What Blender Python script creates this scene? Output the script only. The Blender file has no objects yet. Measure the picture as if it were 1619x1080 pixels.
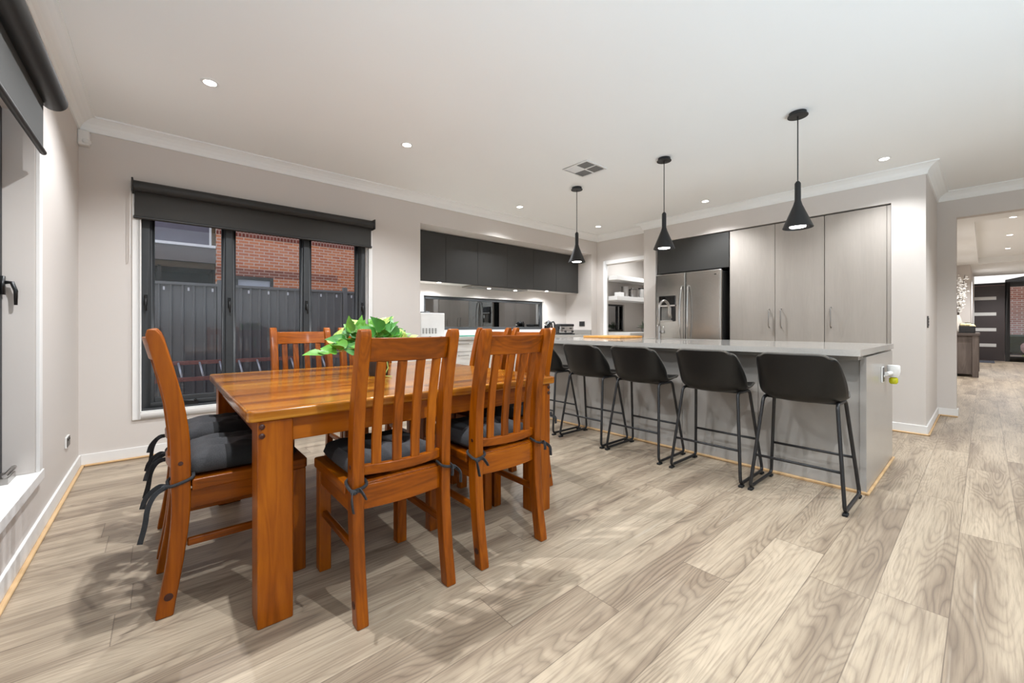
import bpy, bmesh, math, random
from mathutils import Vector, Matrix
random.seed(7)
PI = math.pi
S = bpy.context.scene
COL = S.collection

# ------------------------------------------------------------------ materials
def lin(r, g, b):
    f = lambda c: (c / 255 / 12.92) if c / 255 <= 0.04045 else ((c / 255 + 0.055) / 1.055) ** 2.4
    return (f(r), f(g), f(b), 1.0)

class NT:
    def __init__(s, name):
        s.m = bpy.data.materials.new(name); s.m.use_nodes = True
        s.t = s.m.node_tree; s.b = s.t.nodes['Principled BSDF']; s.o = s.t.nodes['Material Output']
    def n(s, kind, **kw):
        nd = s.t.nodes.new(kind)
        for k, v in kw.items():
            if k in ('operation', 'blend_type', 'data_type', 'noise_dimensions', 'feature', 'wave_type', 'bands_direction', 'distance', 'musgrave_type'):
                setattr(nd, k, v)
        return nd
    def l(s, a, b): s.t.links.new(a, b)
    def math(s, op, a, b=None, c=None):
        nd = s.n('ShaderNodeMath', operation=op)
        for i, v in enumerate((a, b, c)):
            if v is None: continue
            if isinstance(v, (int, float)): nd.inputs[i].default_value = v
            else: s.l(v, nd.inputs[i])
        return nd.outputs[0]
    def comb(s, x, y, z):
        nd = s.n('ShaderNodeCombineXYZ')
        for i, v in enumerate((x, y, z)):
            if isinstance(v, (int, float)): nd.inputs[i].default_value = v
            else: s.l(v, nd.inputs[i])
        return nd.outputs[0]
    def xyz(s, src='Object'):
        tc = s.n('ShaderNodeTexCoord'); sp = s.n('ShaderNodeSeparateXYZ'); s.l(tc.outputs[src], sp.inputs[0])
        return sp.outputs
    def noise(s, vec, scale, detail=3, rough=.5, dist=0):
        nd = s.n('ShaderNodeTexNoise'); nd.inputs['Scale'].default_value = scale; nd.inputs['Detail'].default_value = detail
        nd.inputs['Roughness'].default_value = rough; nd.inputs['Distortion'].default_value = dist
        s.l(vec, nd.inputs['Vector']); return nd.outputs['Fac']
    def ramp(s, fac, stops):
        nd = s.n('ShaderNodeValToRGB'); cr = nd.color_ramp
        while len(cr.elements) < len(stops): cr.elements.new(0.5)
        for e, (p, c) in zip(cr.elements, stops): e.position = p; e.color = c
        s.l(fac, nd.inputs[0]); return nd.outputs[0]
    def mix(s, fac, a, b, mode='MIX'):
        nd = s.n('ShaderNodeMix', data_type='RGBA', blend_type=mode)
        for k, v in ((0, fac), (6, a), (7, b)):
            if isinstance(v, (int, float)): nd.inputs[k].default_value = v
            elif isinstance(v, tuple): nd.inputs[k].default_value = v
            else: s.l(v, nd.inputs[k])
        return nd.outputs[2]
    def bump(s, h, strength, dist=.002):
        nd = s.n('ShaderNodeBump'); nd.inputs['Strength'].default_value = strength; nd.inputs['Distance'].default_value = dist
        s.l(h, nd.inputs['Height']); s.l(nd.outputs[0], s.b.inputs['Normal'])
    def set(s, **kw):
        for k, v in kw.items(): s.b.inputs[k.replace('_', ' ')].default_value = v
        return s

def plain(name, col, rough=.5, metal=0., var=.04, scale=30., bump=0., coat=0., spec=.5):
    t = NT(name); x = t.xyz()
    v = t.comb(x[0], x[1], x[2])
    n = t.noise(v, scale, 3)
    d = tuple(max(0, c * (1 - var)) for c in col[:3]) + (1,); u = tuple(min(1, c * (1 + var)) for c in col[:3]) + (1,)
    c = t.ramp(n, [(.3, d), (.7, u)]); t.l(c, t.b.inputs['Base Color'])
    t.set(Roughness=rough, Metallic=metal); t.b.inputs['Coat Weight'].default_value = coat; t.b.inputs['Coat Roughness'].default_value = .12
    t.b.inputs['Specular IOR Level'].default_value = spec
    if bump: t.bump(n, bump)
    return t.m

def emit(name, col, strength):
    t = NT(name); t.b.inputs['Base Color'].default_value = col
    t.m.cycles.emission_sampling = 'NONE'
    t.b.inputs['Emission Color'].default_value = col; t.b.inputs['Emission Strength'].default_value = strength
    return t.m

def wood(name, axis, dark, mid, light, rough=.36, coat=.17, scale=1.0, knots=False):
    """varnished timber, grain running along one local axis"""
    t = NT(name); x = t.xyz()
    oi = t.n('ShaderNodeObjectInfo'); off = t.math('MULTIPLY', oi.outputs['Random'], 37.0)
    s = [14.0 * scale] * 3; s[axis] = (.6 if knots else 1.3) * scale
    v = t.comb(*[t.math('ADD', t.math('MULTIPLY', x[i], s[i]), off) for i in range(3)])
    big = t.noise(v, .55, 2); fine = t.noise(v, 4.0, 4, .65); ring = t.noise(v, .9, 2, .4, .6)
    rings = t.math('SINE', t.math('MULTIPLY', ring, 46.0))
    f = t.math('ADD', t.math('MULTIPLY', big, .62), t.math('MULTIPLY', fine, .30))
    f = t.math('ADD', f, t.math('MULTIPLY', rings, .035))
    c = t.ramp(f, [(.33, dark), (.46, mid), (.60, light)] if knots else [(.28, dark), (.46, mid), (.66, light)])
    if knots:
        vo = t.n('ShaderNodeTexVoronoi'); vo.inputs['Scale'].default_value = 1.0
        sk = [3.6] * 3; sk[axis] = 1.7
        t.l(t.comb(*[t.math('MULTIPLY', x[i], sk[i]) for i in range(3)]), vo.inputs['Vector'])
        k = t.ramp(vo.outputs['Distance'], [(.03, (1, 1, 1, 1)), (.085, (0, 0, 0, 1))])
        c = t.mix(k, c, tuple(q * .35 for q in dark[:3]) + (1,))
    t.l(c, t.b.inputs['Base Color']); t.set(Roughness=rough); t.b.inputs['Specular IOR Level'].default_value = .22
    t.b.inputs['Coat Weight'].default_value = coat; t.b.inputs['Coat Roughness'].default_value = .13
    t.bump(fine, .08, .001)
    return t.m

def floor_mat():
    t = NT('oak plank flooring'); x = t.xyz()
    W, L = .205, 1.5
    yy = t.math('DIVIDE', t.math('ADD', x[1], 20 * W + .165), W)
    row = t.math('FLOOR', yy); fy = t.math('FRACT', yy)
    wn = t.n('ShaderNodeTexWhiteNoise', noise_dimensions='1D'); t.l(row, wn.inputs['W'])
    xx = t.math('ADD', t.math('DIVIDE', t.math('ADD', x[0], 30), L), t.math('MULTIPLY', wn.outputs['Value'], 7.3))
    colm = t.math('FLOOR', xx); fx = t.math('FRACT', xx)
    w2 = t.n('ShaderNodeTexWhiteNoise', noise_dimensions='2D'); t.l(t.comb(row, colm, 0), w2.inputs['Vector'])
    rnd = w2.outputs['Value']
    r10 = t.math('MULTIPLY', rnd, 31.7)
    vec = t.comb(t.math('ADD', t.math('MULTIPLY', x[0], .8), r10), t.math('ADD', t.math('MULTIPLY', x[1], 6.5), t.math('MULTIPLY', rnd, 17.3)), r10)
    vfine = t.comb(t.math('ADD', t.math('MULTIPLY', x[0], 2.2), r10), t.math('MULTIPLY', x[1], 60.0), r10)
    cont = t.noise(vec, 1.1, 1.4, .4, .12)
    rings = t.math('POWER', t.math('ABSOLUTE', t.math('SINE', t.math('MULTIPLY', cont, 78.0))), .62)
    patch = t.noise(vec, .9, 2, .55)
    fine = t.noise(vfine, 2.0, 4, .65)
    base = t.math('ADD', t.math('MULTIPLY', patch, .85), t.math('MULTIPLY', t.math('SUBTRACT', rnd, .5), .10))
    c = t.ramp(base, [(.28, lin(148, 131, 112)), (.44, lin(179, 162, 140)), (.64, lin(197, 180, 157))])
    gfac = t.math('MULTIPLY', t.math('SUBTRACT', 1.0, rings), t.ramp(patch, [(.32, (.85, .85, .85, 1)), (.6, (.22, .22, .22, 1))]))
    c = t.mix(gfac, c, lin(100, 86, 74))
    c = t.mix(t.ramp(fine, [(.46, (0, 0, 0, 1)), (.74, (.6, .6, .6, 1))]), c, lin(112, 95, 80))
    c = t.mix(t.ramp(t.noise(vfine, .7, 2), [(.66, (0, 0, 0, 1)), (.78, (.6, .6, .6, 1))]), c, lin(198, 186, 168))
    sy = t.math('LESS_THAN', t.math('MINIMUM', fy, t.math('SUBTRACT', 1.0, fy)), .008)
    sx = t.math('LESS_THAN', t.math('MINIMUM', fx, t.math('SUBTRACT', 1.0, fx)), .0011)
    seam = t.math('MAXIMUM', sy, sx)
    c = t.mix(t.math('MULTIPLY', seam, .55), c, lin(80, 66, 56))
    t.l(c, t.b.inputs['Base Color'])
    t.l(t.math('ADD', .30, t.math('MULTIPLY', fine, .16)), t.b.inputs['Roughness'])
    t.b.inputs['Specular IOR Level'].default_value = .42
    t.bump(t.math('SUBTRACT', t.math('MULTIPLY', fine, .3), seam), .12, .002)
    return t.m

def brick_mat(name, c1, c2, mortar, bw=.24, rh=.083, ms=.012, swap='xz'):
    t = NT(name); x = t.xyz()
    b = t.n('ShaderNodeTexBrick')
    v = t.comb(x[0] if swap[0] == 'x' else x[1], x[2], 0); t.l(v, b.inputs['Vector'])
    b.inputs['Scale'].default_value = 1; b.inputs['Brick Width'].default_value = bw; b.inputs['Row Height'].default_value = rh
    b.inputs['Mortar Size'].default_value = ms; b.inputs['Mortar Smooth'].default_value = .1
    b.inputs['Color1'].default_value = c1; b.inputs['Color2'].default_value = c2; b.inputs['Mortar'].default_value = mortar
    n = t.noise(t.comb(x[0], x[1], x[2]), 40, 3)
    t.l(t.mix(.25, b.outputs['Color'], t.ramp(n, [(.3, (.2, .2, .2, 1)), (.7, (1, 1, 1, 1))]), 'MULTIPLY'), t.b.inputs['Base Color'])
    t.set(Roughness=.9); t.bump(b.outputs['Fac'], -.3, .004)
    return t.m

def glass_mat(name='window glass', ior=1.5):
    t = NT(name); t.t.nodes.remove(t.b)
    fr = t.n('ShaderNodeFresnel'); fr.inputs['IOR'].default_value = ior
    tr = t.n('ShaderNodeBsdfTransparent'); gl = t.n('ShaderNodeBsdfGlossy'); gl.inputs['Roughness'].default_value = .015
    x = t.xyz(); nz = t.noise(t.comb(x[0], x[1], x[2]), 2.0)
    t.l(t.ramp(nz, [(.3, (.90, .92, .92, 1)), (.7, (.93, .94, .94, 1))]), tr.inputs['Color'])
    mx = t.n('ShaderNodeMixShader'); t.l(fr.outputs[0], mx.inputs[0]); t.l(tr.outputs[0], mx.inputs[1]); t.l(gl.outputs[0], mx.inputs[2])
    t.l(mx.outputs[0], t.o.inputs['Surface']); return t.m

def steel_mat():
    t = NT('brushed stainless steel'); x = t.xyz()
    n = t.noise(t.comb(t.math('MULTIPLY', x[0], 3.0), t.math('MULTIPLY', x[1], 3.0), t.math('MULTIPLY', x[2], 160.0)), 3.0, 3)
    t.l(t.ramp(n, [(.3, (.50, .48, .45, 1)), (.7, (.56, .54, .51, 1))]), t.b.inputs['Base Color'])
    t.set(Metallic=1.0); t.l(t.math('ADD', .18, t.math('MULTIPLY', n, .12)), t.b.inputs['Roughness']); return t.m

def paint(name, col):
    t = NT(name); x = t.xyz(); v = t.comb(x[0], x[1], x[2])
    n = t.noise(v, 1.2, 2); f = t.noise(v, 350, 2)
    d = tuple(c * .985 for c in col[:3]) + (1,)
    t.l(t.ramp(n, [(.3, d), (.7, col)]), t.b.inputs['Base Color']); t.set(Roughness=.75); t.bump(f, .03, .0005)
    t.b.inputs['Specular IOR Level'].default_value = .3
    return t.m

def cushion_mat():
    t = NT('patchwork cushion fabric'); x = t.xyz()
    n = t.noise(t.comb(x[0], x[1], x[2]), 400, 2)
    a = t.math('GREATER_THAN', t.math('SINE', t.math('ADD', t.math('MULTIPLY', x[0], 17.0), 1.72)), .35)
    f = t.math('LESS_THAN', x[0], -.055)
    g = t.math('GREATER_THAN', t.math('SINE', t.math('MULTIPLY', t.math('ADD', x[1], .1), 26.0)), .55)
    k = t.math('MAXIMUM', f, t.math('MULTIPLY', a, g))
    grey = t.ramp(n, [(.3, lin(46, 46, 48)), (.7, lin(72, 72, 74))]); blk = t.ramp(n, [(.3, lin(16, 16, 17)), (.7, lin(27, 27, 28))])
    t.l(t.mix(k, blk, grey), t.b.inputs['Base Color']); t.set(Roughness=.95); t.bump(n, .25, .001); return t.m

M = {}
M['wall'] = paint('greige wall paint', lin(212, 205, 199))
M['ceil'] = paint('ceiling white paint', lin(243, 243, 241))
M['trim'] = paint('white gloss trim', lin(232, 230, 227))
M['floor'] = floor_mat()
M['quad'] = wood('pale timber quad bead', 0, lin(196, 158, 112), lin(212, 176, 130), lin(224, 190, 146), .5, .1)
M['quady'] = wood('pale timber quad bead long', 1, lin(196, 158, 112), lin(212, 176, 130), lin(224, 190, 146), .5, .1)
D, Mi, Li = lin(84, 37, 0), lin(136, 67, 0), lin(168, 92, 5)
M['wx'] = wood('orange varnished pine x', 0, D, Mi, Li)
M['wy'] = wood('orange varnished pine y', 1, D, Mi, Li)
M['wz'] = wood('orange varnished pine z', 2, D, Mi, Li)
M['wtop'] = wood('golden varnished pine tabletop', 0, lin(94, 46, 3), lin(150, 86, 10), lin(182, 122, 34), .2, .45, 1.1, True)
M['plug'] = plain('dark timber plug', lin(60, 22, 8), .5)
M['cush'] = cushion_mat()
M['tie'] = plain('charcoal cotton tie', lin(44, 45, 48), .9, 0, .2, 200)
M['blackm'] = plain('black powder coated steel', lin(26, 26, 28), .42)
M['leather'] = plain('black leatherette', lin(17, 16, 15), .42, 0, .15, 90, .12, 0, .38)
M['stitch'] = plain('pale stitched edge', lin(96, 92, 86), .8, 0, .4, 500)
M['rubber'] = plain('black rubber', lin(18, 18, 18), .8)
M['alu'] = plain('charcoal aluminium frame', lin(52, 54, 56), .45, 0)
M['alublk'] = plain('black hardware', lin(20, 20, 21), .35)
M['chrome'] = plain('polished chrome', (.62, .61, .6, 1), .12, 1.0, .02)
M['nickel'] = plain('satin nickel', (.42, .40, .38, 1), .3, 1.0, .03)
M['glass'] = glass_mat(ior=1.45)
M['tintglass'] = glass_mat('reflective double glazing', 4.2)
M['blind'] = plain('charcoal blind fabric', lin(62, 61, 59), .85, 0, .05, 300, .1)
M['blinddk'] = plain('black blind tube', lin(40, 39, 38), .5)
M['blackcab'] = plain('matt black laminate', lin(52, 51, 49), .42, 0, .04, 8)
M['tallcab'] = wood('pale grey ribbed laminate', 2, lin(170, 162, 154), lin(175, 167, 159), lin(180, 172, 164), .38, .15)
M['whitecab'] = plain('white satin laminate', lin(226, 222, 216), .35, 0, .01)
M['island'] = plain('mid grey satin laminate', lin(160, 156, 151), .3, 0, .02, 6, 0, .25)
M['stone'] = plain('pale grey polished stone', lin(188, 184, 178), .12, 0, .05, 160, 0, .3)
M['stonedk'] = plain('mid grey stone edge', lin(150, 146, 140), .2, 0, .05, 160)
M['steel'] = steel_mat()
M['dark'] = plain('dark charcoal plastic', lin(30, 30, 31), .4)
M['blackgl'] = plain('black gloss glass', lin(12, 12, 13), .08, 0, .02, 20, .4)
M['white'] = plain('white plastic', lin(232, 231, 228), .4, 0, .01)
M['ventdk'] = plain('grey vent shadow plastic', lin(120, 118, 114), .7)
M['teal'] = plain('teal glass', lin(92, 158, 140), .1, 0, .03, 20, 0, .4)
M['boardwood'] = wood('honey timber board', 1, lin(196, 132, 58), lin(222, 160, 84), lin(236, 180, 106), .4, .1)
M['leaf'] = plain('fresh green leaf', lin(92, 148, 50), .4, 0, .35, 14, .1)
M['leafdk'] = plain('deep green leaf', lin(58, 122, 40), .4, 0, .3, 14, .1)
M['leaflt'] = plain('variegated lime leaf', lin(178, 202, 106), .45, 0, .3, 60, .1)
M['vine'] = plain('pale green stem', lin(150, 168, 84), .6)
M['pot'] = plain('dark grey pot', lin(46, 42, 42), .5)
M['fence'] = plain('charcoal steel fence', lin(116, 116, 117), .55, 0, .03, 5)
M['ladder'] = plain('dull aluminium ladder', (.55, .56, .60, 1), .4, .6)
M['ladred'] = plain('weathered red fibreglass rail', lin(148, 104, 98), .6, 0, .15)
M['brick'] = brick_mat('orange brown brick', lin(188, 98, 54), lin(212, 126, 76), lin(210, 180, 164))
M['brickdk'] = brick_mat('dark red brick band', lin(132, 66, 46), lin(150, 80, 58), lin(180, 150, 138))
M['soldier'] = brick_mat('dark red soldier course', lin(120, 58, 46), lin(142, 74, 60), lin(176, 146, 136), .083, .24)
M['brickred'] = brick_mat('front yard red brick', lin(150, 92, 76), lin(168, 108, 90), lin(196, 176, 162), .24, .083, .012, 'yx')
M['clad'] = plain('grey brown cladding', lin(96, 84, 82), .7, 0, .1, 6)
M['soffit'] = plain('brown soffit board', lin(84, 66, 44), .7, 0, .1, 6)
M['alcove'] = plain('dark brown alcove wall', lin(34, 25, 18), .8, 0, .2, 3)
M['winwhite'] = plain('white window frame paint', lin(226, 226, 232), .5)
M['duskglass'] = plain('neighbour glass with painted dusk reflection', lin(84, 80, 98), .12, 0, .1, 3)  # purple-grey base colour stands in for the dusk sky mirrored in the pane
M['paleglass'] = plain('pale frosted neighbour glass', lin(176, 184, 200), .3, 0, .05, 3)
M['ground'] = plain('grey paved ground', lin(112, 110, 116), .9, 0, .15, 8)
M['grass'] = plain('lawn green', lin(120, 132, 56), .95, 0, .4, 60, .5)
M['rock'] = plain('pinkish garden rock', lin(178, 146, 140), .9, 0, .2, 12, .6)
M['hedge'] = plain('dark low hedge', lin(52, 58, 40), .9, 0, .4, 30, .6)
M['door'] = plain('espresso door paint', lin(56, 48, 48), .4, 0, .03)
M['frost'] = plain('frosted door glass', lin(196, 194, 190), .4, 0, .03)
M['console'] = wood('weathered grey brown timber x', 1, lin(66, 58, 54), lin(92, 82, 76), lin(112, 101, 94), .6, 0)
M['consolez'] = wood('weathered grey brown timber z', 2, lin(66, 58, 54), lin(92, 82, 76), lin(112, 101, 94), .6, 0)
M['ceramic'] = plain('white ceramic', lin(228, 220, 208), .3, 0, .02)
M['blossom'] = plain('white blossom petal', lin(228, 224, 218), .8, 0, .05)
M['twig'] = plain('brown twig', lin(70, 56, 46), .8)
M['yellowc'] = plain('yellow cloth', lin(232, 218, 170), .9, 0, .1)
M['basket'] = plain('black woven basket', lin(34, 32, 32), .8, 0, .3, 90, .5)
M['mat'] = plain('blue grey door mat', lin(74, 76, 84), .95, 0, .2, 200, .5)
M['lamp'] = emit('warm white lamp lens', (1.0, .96, .90, 1), 22.0)
M['lampsoft'] = emit('pendant lamp lens', (1.0, .97, .92, 1), 9.0)
M['liquid'] = plain('yellow green liquid', lin(196, 196, 20), .1, 0, .05, 30, .5)
M['gpo'] = plain('dark grey switch plate', lin(74, 70, 66), .4, 0, .03)
M['silverpot'] = plain('dented steel pot', (.40, .39, .38, 1), .28, 1.0, .05)
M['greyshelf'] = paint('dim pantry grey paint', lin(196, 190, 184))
M['greypot'] = plain('grey green spiky leaf', lin(104, 116, 98), .7, 0, .3, 20)

# ------------------------------------------------------------------ mesh builder
class MB:
    def __init__(s): s.b = bmesh.new()
    def box(s, x0, x1, y0, y1, z0, z1):
        x0, x1 = sorted((x0, x1)); y0, y1 = sorted((y0, y1)); z0, z1 = sorted((z0, z1))
        v = [s.b.verts.new(p) for p in ((x0, y0, z0), (x1, y0, z0), (x1, y1, z0), (x0, y1, z0), (x0, y0, z1), (x1, y0, z1), (x1, y1, z1), (x0, y1, z1))]
        for f in ((3, 2, 1, 0), (4, 5, 6, 7), (0, 1, 5, 4), (1, 2, 6, 5), (2, 3, 7, 6), (3, 0, 4, 7)): s.b.faces.new([v[i] for i in f])
        return s
    def hexa(s, pts):
        v = [s.b.verts.new(p) for p in pts]
        for f in ((3, 2, 1, 0), (4, 5, 6, 7), (0, 1, 5, 4), (1, 2, 6, 5), (2, 3, 7, 6), (3, 0, 4, 7)): s.b.faces.new([v[i] for i in f])
        return s
    def prism(s, poly, axis, a, b):
        """poly: 2-D points in the plane of the two other axes, extruded from a to b along axis"""
        def p3(p, t):
            q = list(p); q.insert(axis, t); return q
        n = len(poly); A = [s.b.verts.new(p3(p, a)) for p in poly]; B = [s.b.verts.new(p3(p, b)) for p in poly]
        s.b.faces.new(A); s.b.faces.new(B[::-1])
        for i in range(n): s.b.faces.new([A[i], B[i], B[(i + 1) % n], A[(i + 1) % n]])
        return s
    def tube(s, pts, r, seg=10, closed=False, caps=True):
        pts = [Vector(p) for p in pts]; n = len(pts); rings = []; N = None
        for i, p in enumerate(pts):
            if closed: t = (pts[(i + 1) % n] - pts[i - 1]).normalized()
            else: t = (pts[min(i + 1, n - 1)] - pts[max(i - 1, 0)]).normalized()
            if N is None:
                N = Vector((0, 0, 1)) if abs(t.z) < .9 else Vector((1, 0, 0))
            N = (N - t * N.dot(t)).normalized(); Bn = t.cross(N)
            rr = r[i] if isinstance(r, (list, tuple)) else r
            rings.append([s.b.verts.new(p + (N * math.cos(a) + Bn * math.sin(a)) * rr) for a in [2 * PI * k / seg for k in range(seg)]])
        m = n if closed else n - 1
        for i in range(m):
            A, B = rings[i], rings[(i + 1) % n]
            for k in range(seg): s.b.faces.new([A[k], A[(k + 1) % seg], B[(k + 1) % seg], B[k]])
        if caps and not closed: s.b.faces.new(rings[0][::-1]); s.b.faces.new(rings[-1])
        return s
    def strip(s, pts, w, th, up=(0, 0, 1)):
        """flat ribbon along pts, width w across 'side' direction, thickness th"""
        pts = [Vector(p) for p in pts]; n = len(pts); R = []; up = Vector(up)
        for i, p in enumerate(pts):
            t = (pts[min(i + 1, n - 1)] - pts[max(i - 1, 0)]).normalized(); sd = t.cross(up)
            sd = sd.normalized() if sd.length > 1e-4 else Vector((0, 1, 0)); nn = sd.cross(t)
            R.append([s.b.verts.new(p + sd * a * w / 2 + nn * c * th / 2) for a, c in ((-1, -1), (1, -1), (1, 1), (-1, 1))])
        for i in range(n - 1):
            for k in range(4): s.b.faces.new([R[i][k], R[i][(k + 1) % 4], R[i + 1][(k + 1) % 4], R[i + 1][k]])
        s.b.faces.new(R[0][::-1]); s.b.faces.new(R[-1]); return s
    def lathe(s, prof, c=(0, 0, 0), seg=32, axis=2, close=True):
        rings = []
        for r, h in prof:
            ring = []
            for k in range(seg):
                a = 2 * PI * k / seg; p = [r * math.cos(a), r * math.sin(a)]; p.insert(axis, h)
                ring.append(s.b.verts.new(Vector(p) + Vector(c)))
            rings.append(ring)
        for i in range(len(rings) - 1):
            for k in range(seg): s.b.faces.new([rings[i][k], rings[i][(k + 1) % seg], rings[i + 1][(k + 1) % seg], rings[i + 1][k]])
        if close: s.b.faces.new(rings[0][::-1]); s.b.faces.new(rings[-1])
        return s
    def grid(s, P):
        V = [[s.b.verts.new(p) for p in row] for row in P]
        for i in range(len(V) - 1):
            for j in range(len(V[0]) - 1): s.b.faces.new([V[i][j], V[i][j + 1], V[i + 1][j + 1], V[i + 1][j]])
        return V
    def ico(s, c, r, sub=2, sc=(1, 1, 1), jit=0):
        g = bmesh.ops.create_icosphere(s.b, subdivisions=sub, radius=1)
        for v in g['verts']:
            k = 1 + random.uniform(-jit, jit)
            v.co = Vector((v.co.x * sc[0] * r * k, v.co.y * sc[1] * r * k, v.co.z * sc[2] * r * k)) + Vector(c)
        return s
    def leaf(s, base, d, up, L, W, droop=.25):
        d = Vector(d).normalized(); up = Vector(up); side = d.cross(up).normalized(); up = side.cross(d).normalized()
        st = [(0, .35), (.12, .85), (.3, 1.0), (.55, .75), (.8, .34), (1, .0)]
        mid = []; l = []; r = []
        for t, w in st:
            p = Vector(base) + d * L * t - up * droop * L * t * t
            mid.append(s.b.verts.new(p - up * .06 * L * w)); l.append(s.b.verts.new(p - side * W * w / 2 + up * .05 * L * w)); r.append(s.b.verts.new(p + side * W * w / 2 + up * .05 * L * w))
        for i in range(len(st) - 1):
            s.b.faces.new([l[i], mid[i], mid[i + 1], l[i + 1]]); s.b.faces.new([mid[i], r[i], r[i + 1], mid[i + 1]])
        return s
    def build(s, name, mat, parent=None, bevel=0, smooth=False, seg=2, loc=None):
        bmesh.ops.remove_doubles(s.b, verts=s.b.verts, dist=1e-6)
        bmesh.ops.recalc_face_normals(s.b, faces=s.b.faces)
        me = bpy.data.meshes.new(name); s.b.to_mesh(me); s.b.free()
        o = bpy.data.objects.new(name, me); COL.objects.link(o); me.materials.append(M[mat] if isinstance(mat, str) else mat)
        if smooth:
            for p in me.polygons: p.use_smooth = True
        if bevel:
            md = o.modifiers.new('bevel', 'BEVEL'); md.width = bevel; md.segments = seg; md.limit_method = 'ANGLE'; md.angle_limit = math.radians(40)
            md.harden_normals = False
            for p in me.polygons: p.use_smooth = True
            o.modifiers.new('wn', 'WEIGHTED_NORMAL').keep_sharp = True
        if parent is not None: o.parent = parent
        if loc: o.location = loc
        return o

def chaikin(pts, n=3):
    pts = [Vector(p) for p in pts]
    for _ in range(n):
        q = [pts[0]]
        for a, b in zip(pts, pts[1:]): q += [a * .75 + b * .25, a * .25 + b * .75]
        pts = q + [pts[-1]]
    return pts
def bx(*a): return MB().box(*a)
def smooth_by_angle(o, deg=40):
    me = o.data
    for p in me.polygons: p.use_smooth = True
    me.set_sharp_from_angle(angle=math.radians(deg))

def tag(o, label, cat, group=None, kind=None):
    o['label'] = label; o['category'] = cat
    if group: o['group'] = group
    if kind: o['kind'] = kind
    return o
def thing(name, label, cat, loc=(0, 0, 0), rz=0, group=None):
    o = bpy.data.objects.new(name, None); COL.objects.link(o); o.location = loc; o.rotation_euler = (0, 0, rz)
    o.empty_display_size = .1
    return tag(o, label, cat, group)
def struct(mb, name, mat, label=None, bevel=0, parent=None):
    o = mb.build(name, mat, parent, bevel)
    if parent is None:
        o['kind'] = 'structure'
    if label: o['label'] = label
    return o
def sthing(name, label=None):
    o = bpy.data.objects.new(name, None); COL.objects.link(o); o['kind'] = 'structure'
    if label: o['label'] = label
    return o
def dup(root, loc, rz, label, group=None):
    r = root.copy(); COL.objects.link(r); r.location = loc; r.rotation_euler = (0, 0, rz); r['label'] = label
    if group: r['group'] = group
    for ch in list(root.children):
        c = ch.copy(); COL.objects.link(c); c.parent = r
        for g in list(ch.children):
            d = g.copy(); COL.objects.link(d); d.parent = c
    return r

# ------------------------------------------------------------------ camera
cam = bpy.data.cameras.new('camera'); co = bpy.data.objects.new('camera', cam); COL.objects.link(co)
co.location = (.49, -4.557, 1.085); co.rotation_euler = (PI / 2, 0, -math.radians(40.7))
cam.sensor_fit = 'HORIZONTAL'; cam.sensor_width = 36; cam.lens = 36 * 643 / 1619
cam.shift_y = -(540 - 516) / 1619
cam.clip_start = .05; cam.clip_end = 200
S.camera = co

# ------------------------------------------------------------------ room shell
CH = 2.7; BACK = -8.2
struct(MB().box(-.15, 25, BACK, .75, -.1, 0), 'floor', 'floor', 'wide pale oak plank floor')
cm = MB()
cm.box(-.15, 10.0, BACK, 1.8, CH, CH + .1); cm.box(10.0, 16.5, BACK, -6.3, CH, CH + .1); cm.box(10.0, 16.5, -4.45, 1.8, CH, CH + .1)
cm.box(16.5, 20.3, BACK, 1.8, CH, CH + .1)
struct(cm, 'ceiling', 'ceil', 'white plaster ceiling')
tr = MB(); tr.box(9.9, 16.6, -6.4, -4.35, 2.85, 2.95); tr.box(9.9, 10.0, -6.4, -4.35, CH + .1, 2.85); tr.box(16.5, 16.6, -6.4, -4.35, CH + .1, 2.85)
tr.box(10.0, 16.5, -4.45, -4.35, CH + .1, 2.85); tr.box(10.0, 16.5, -6.4, -6.3, CH + .1, 2.85)
struct(tr, 'trim_1', 'ceil', 'raised tray ceiling recess in the hallway')

# left wall with big window
wl = MB()
wl.box(-.15, 0, -1.40, .15, 0, CH); wl.box(-.15, 0, -3.3, -1.40, 0, .30); wl.box(-.15, 0, -3.3, -1.40, 2.16, CH); wl.box(-.15, 0, BACK, -3.3, 0, CH)
struct(wl, 'wall_left', 'wall', 'left greige wall with tall window')
# wall with the dining window, and the kitchen recess
struct(bx(-.15, 7.82, BACK - .12, BACK, 0, CH), 'wall_rear', 'wall', 'rear living room wall')
wb = MB()
X0, X1, Z0, Z1 = .353, 2.253, .373, 2.12
wb.box(0, X0, 0, .15, 0, CH); wb.box(X0, X1, 0, .15, 0, Z0); wb.box(X0, X1, 0, .15, Z1, CH); wb.box(X1, 2.912, 0, .15, 0, CH)
wb.box(2.81, 2.912, .15, .75, 0, CH); wb.box(2.912, 6.43, 0, .75, 2.365, CH)
kx0, kx1, kz0, kz1 = 3.285, 5.68, 1.03, 1.525
wb.box(2.912, kx0, .6, .75, 0, 2.365); wb.box(kx1, 6.27, .6, .75, 0, 2.365); wb.box(kx0, kx1, .6, .75, 0, kz0); wb.box(kx0, kx1, .6, .75, kz1, 2.365)
wb.box(6.27, 6.43, 0, .75, 0, 2.365)
struct(wb, 'wall_back', 'wall', 'greige wall with dining window and kitchen recess')
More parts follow.
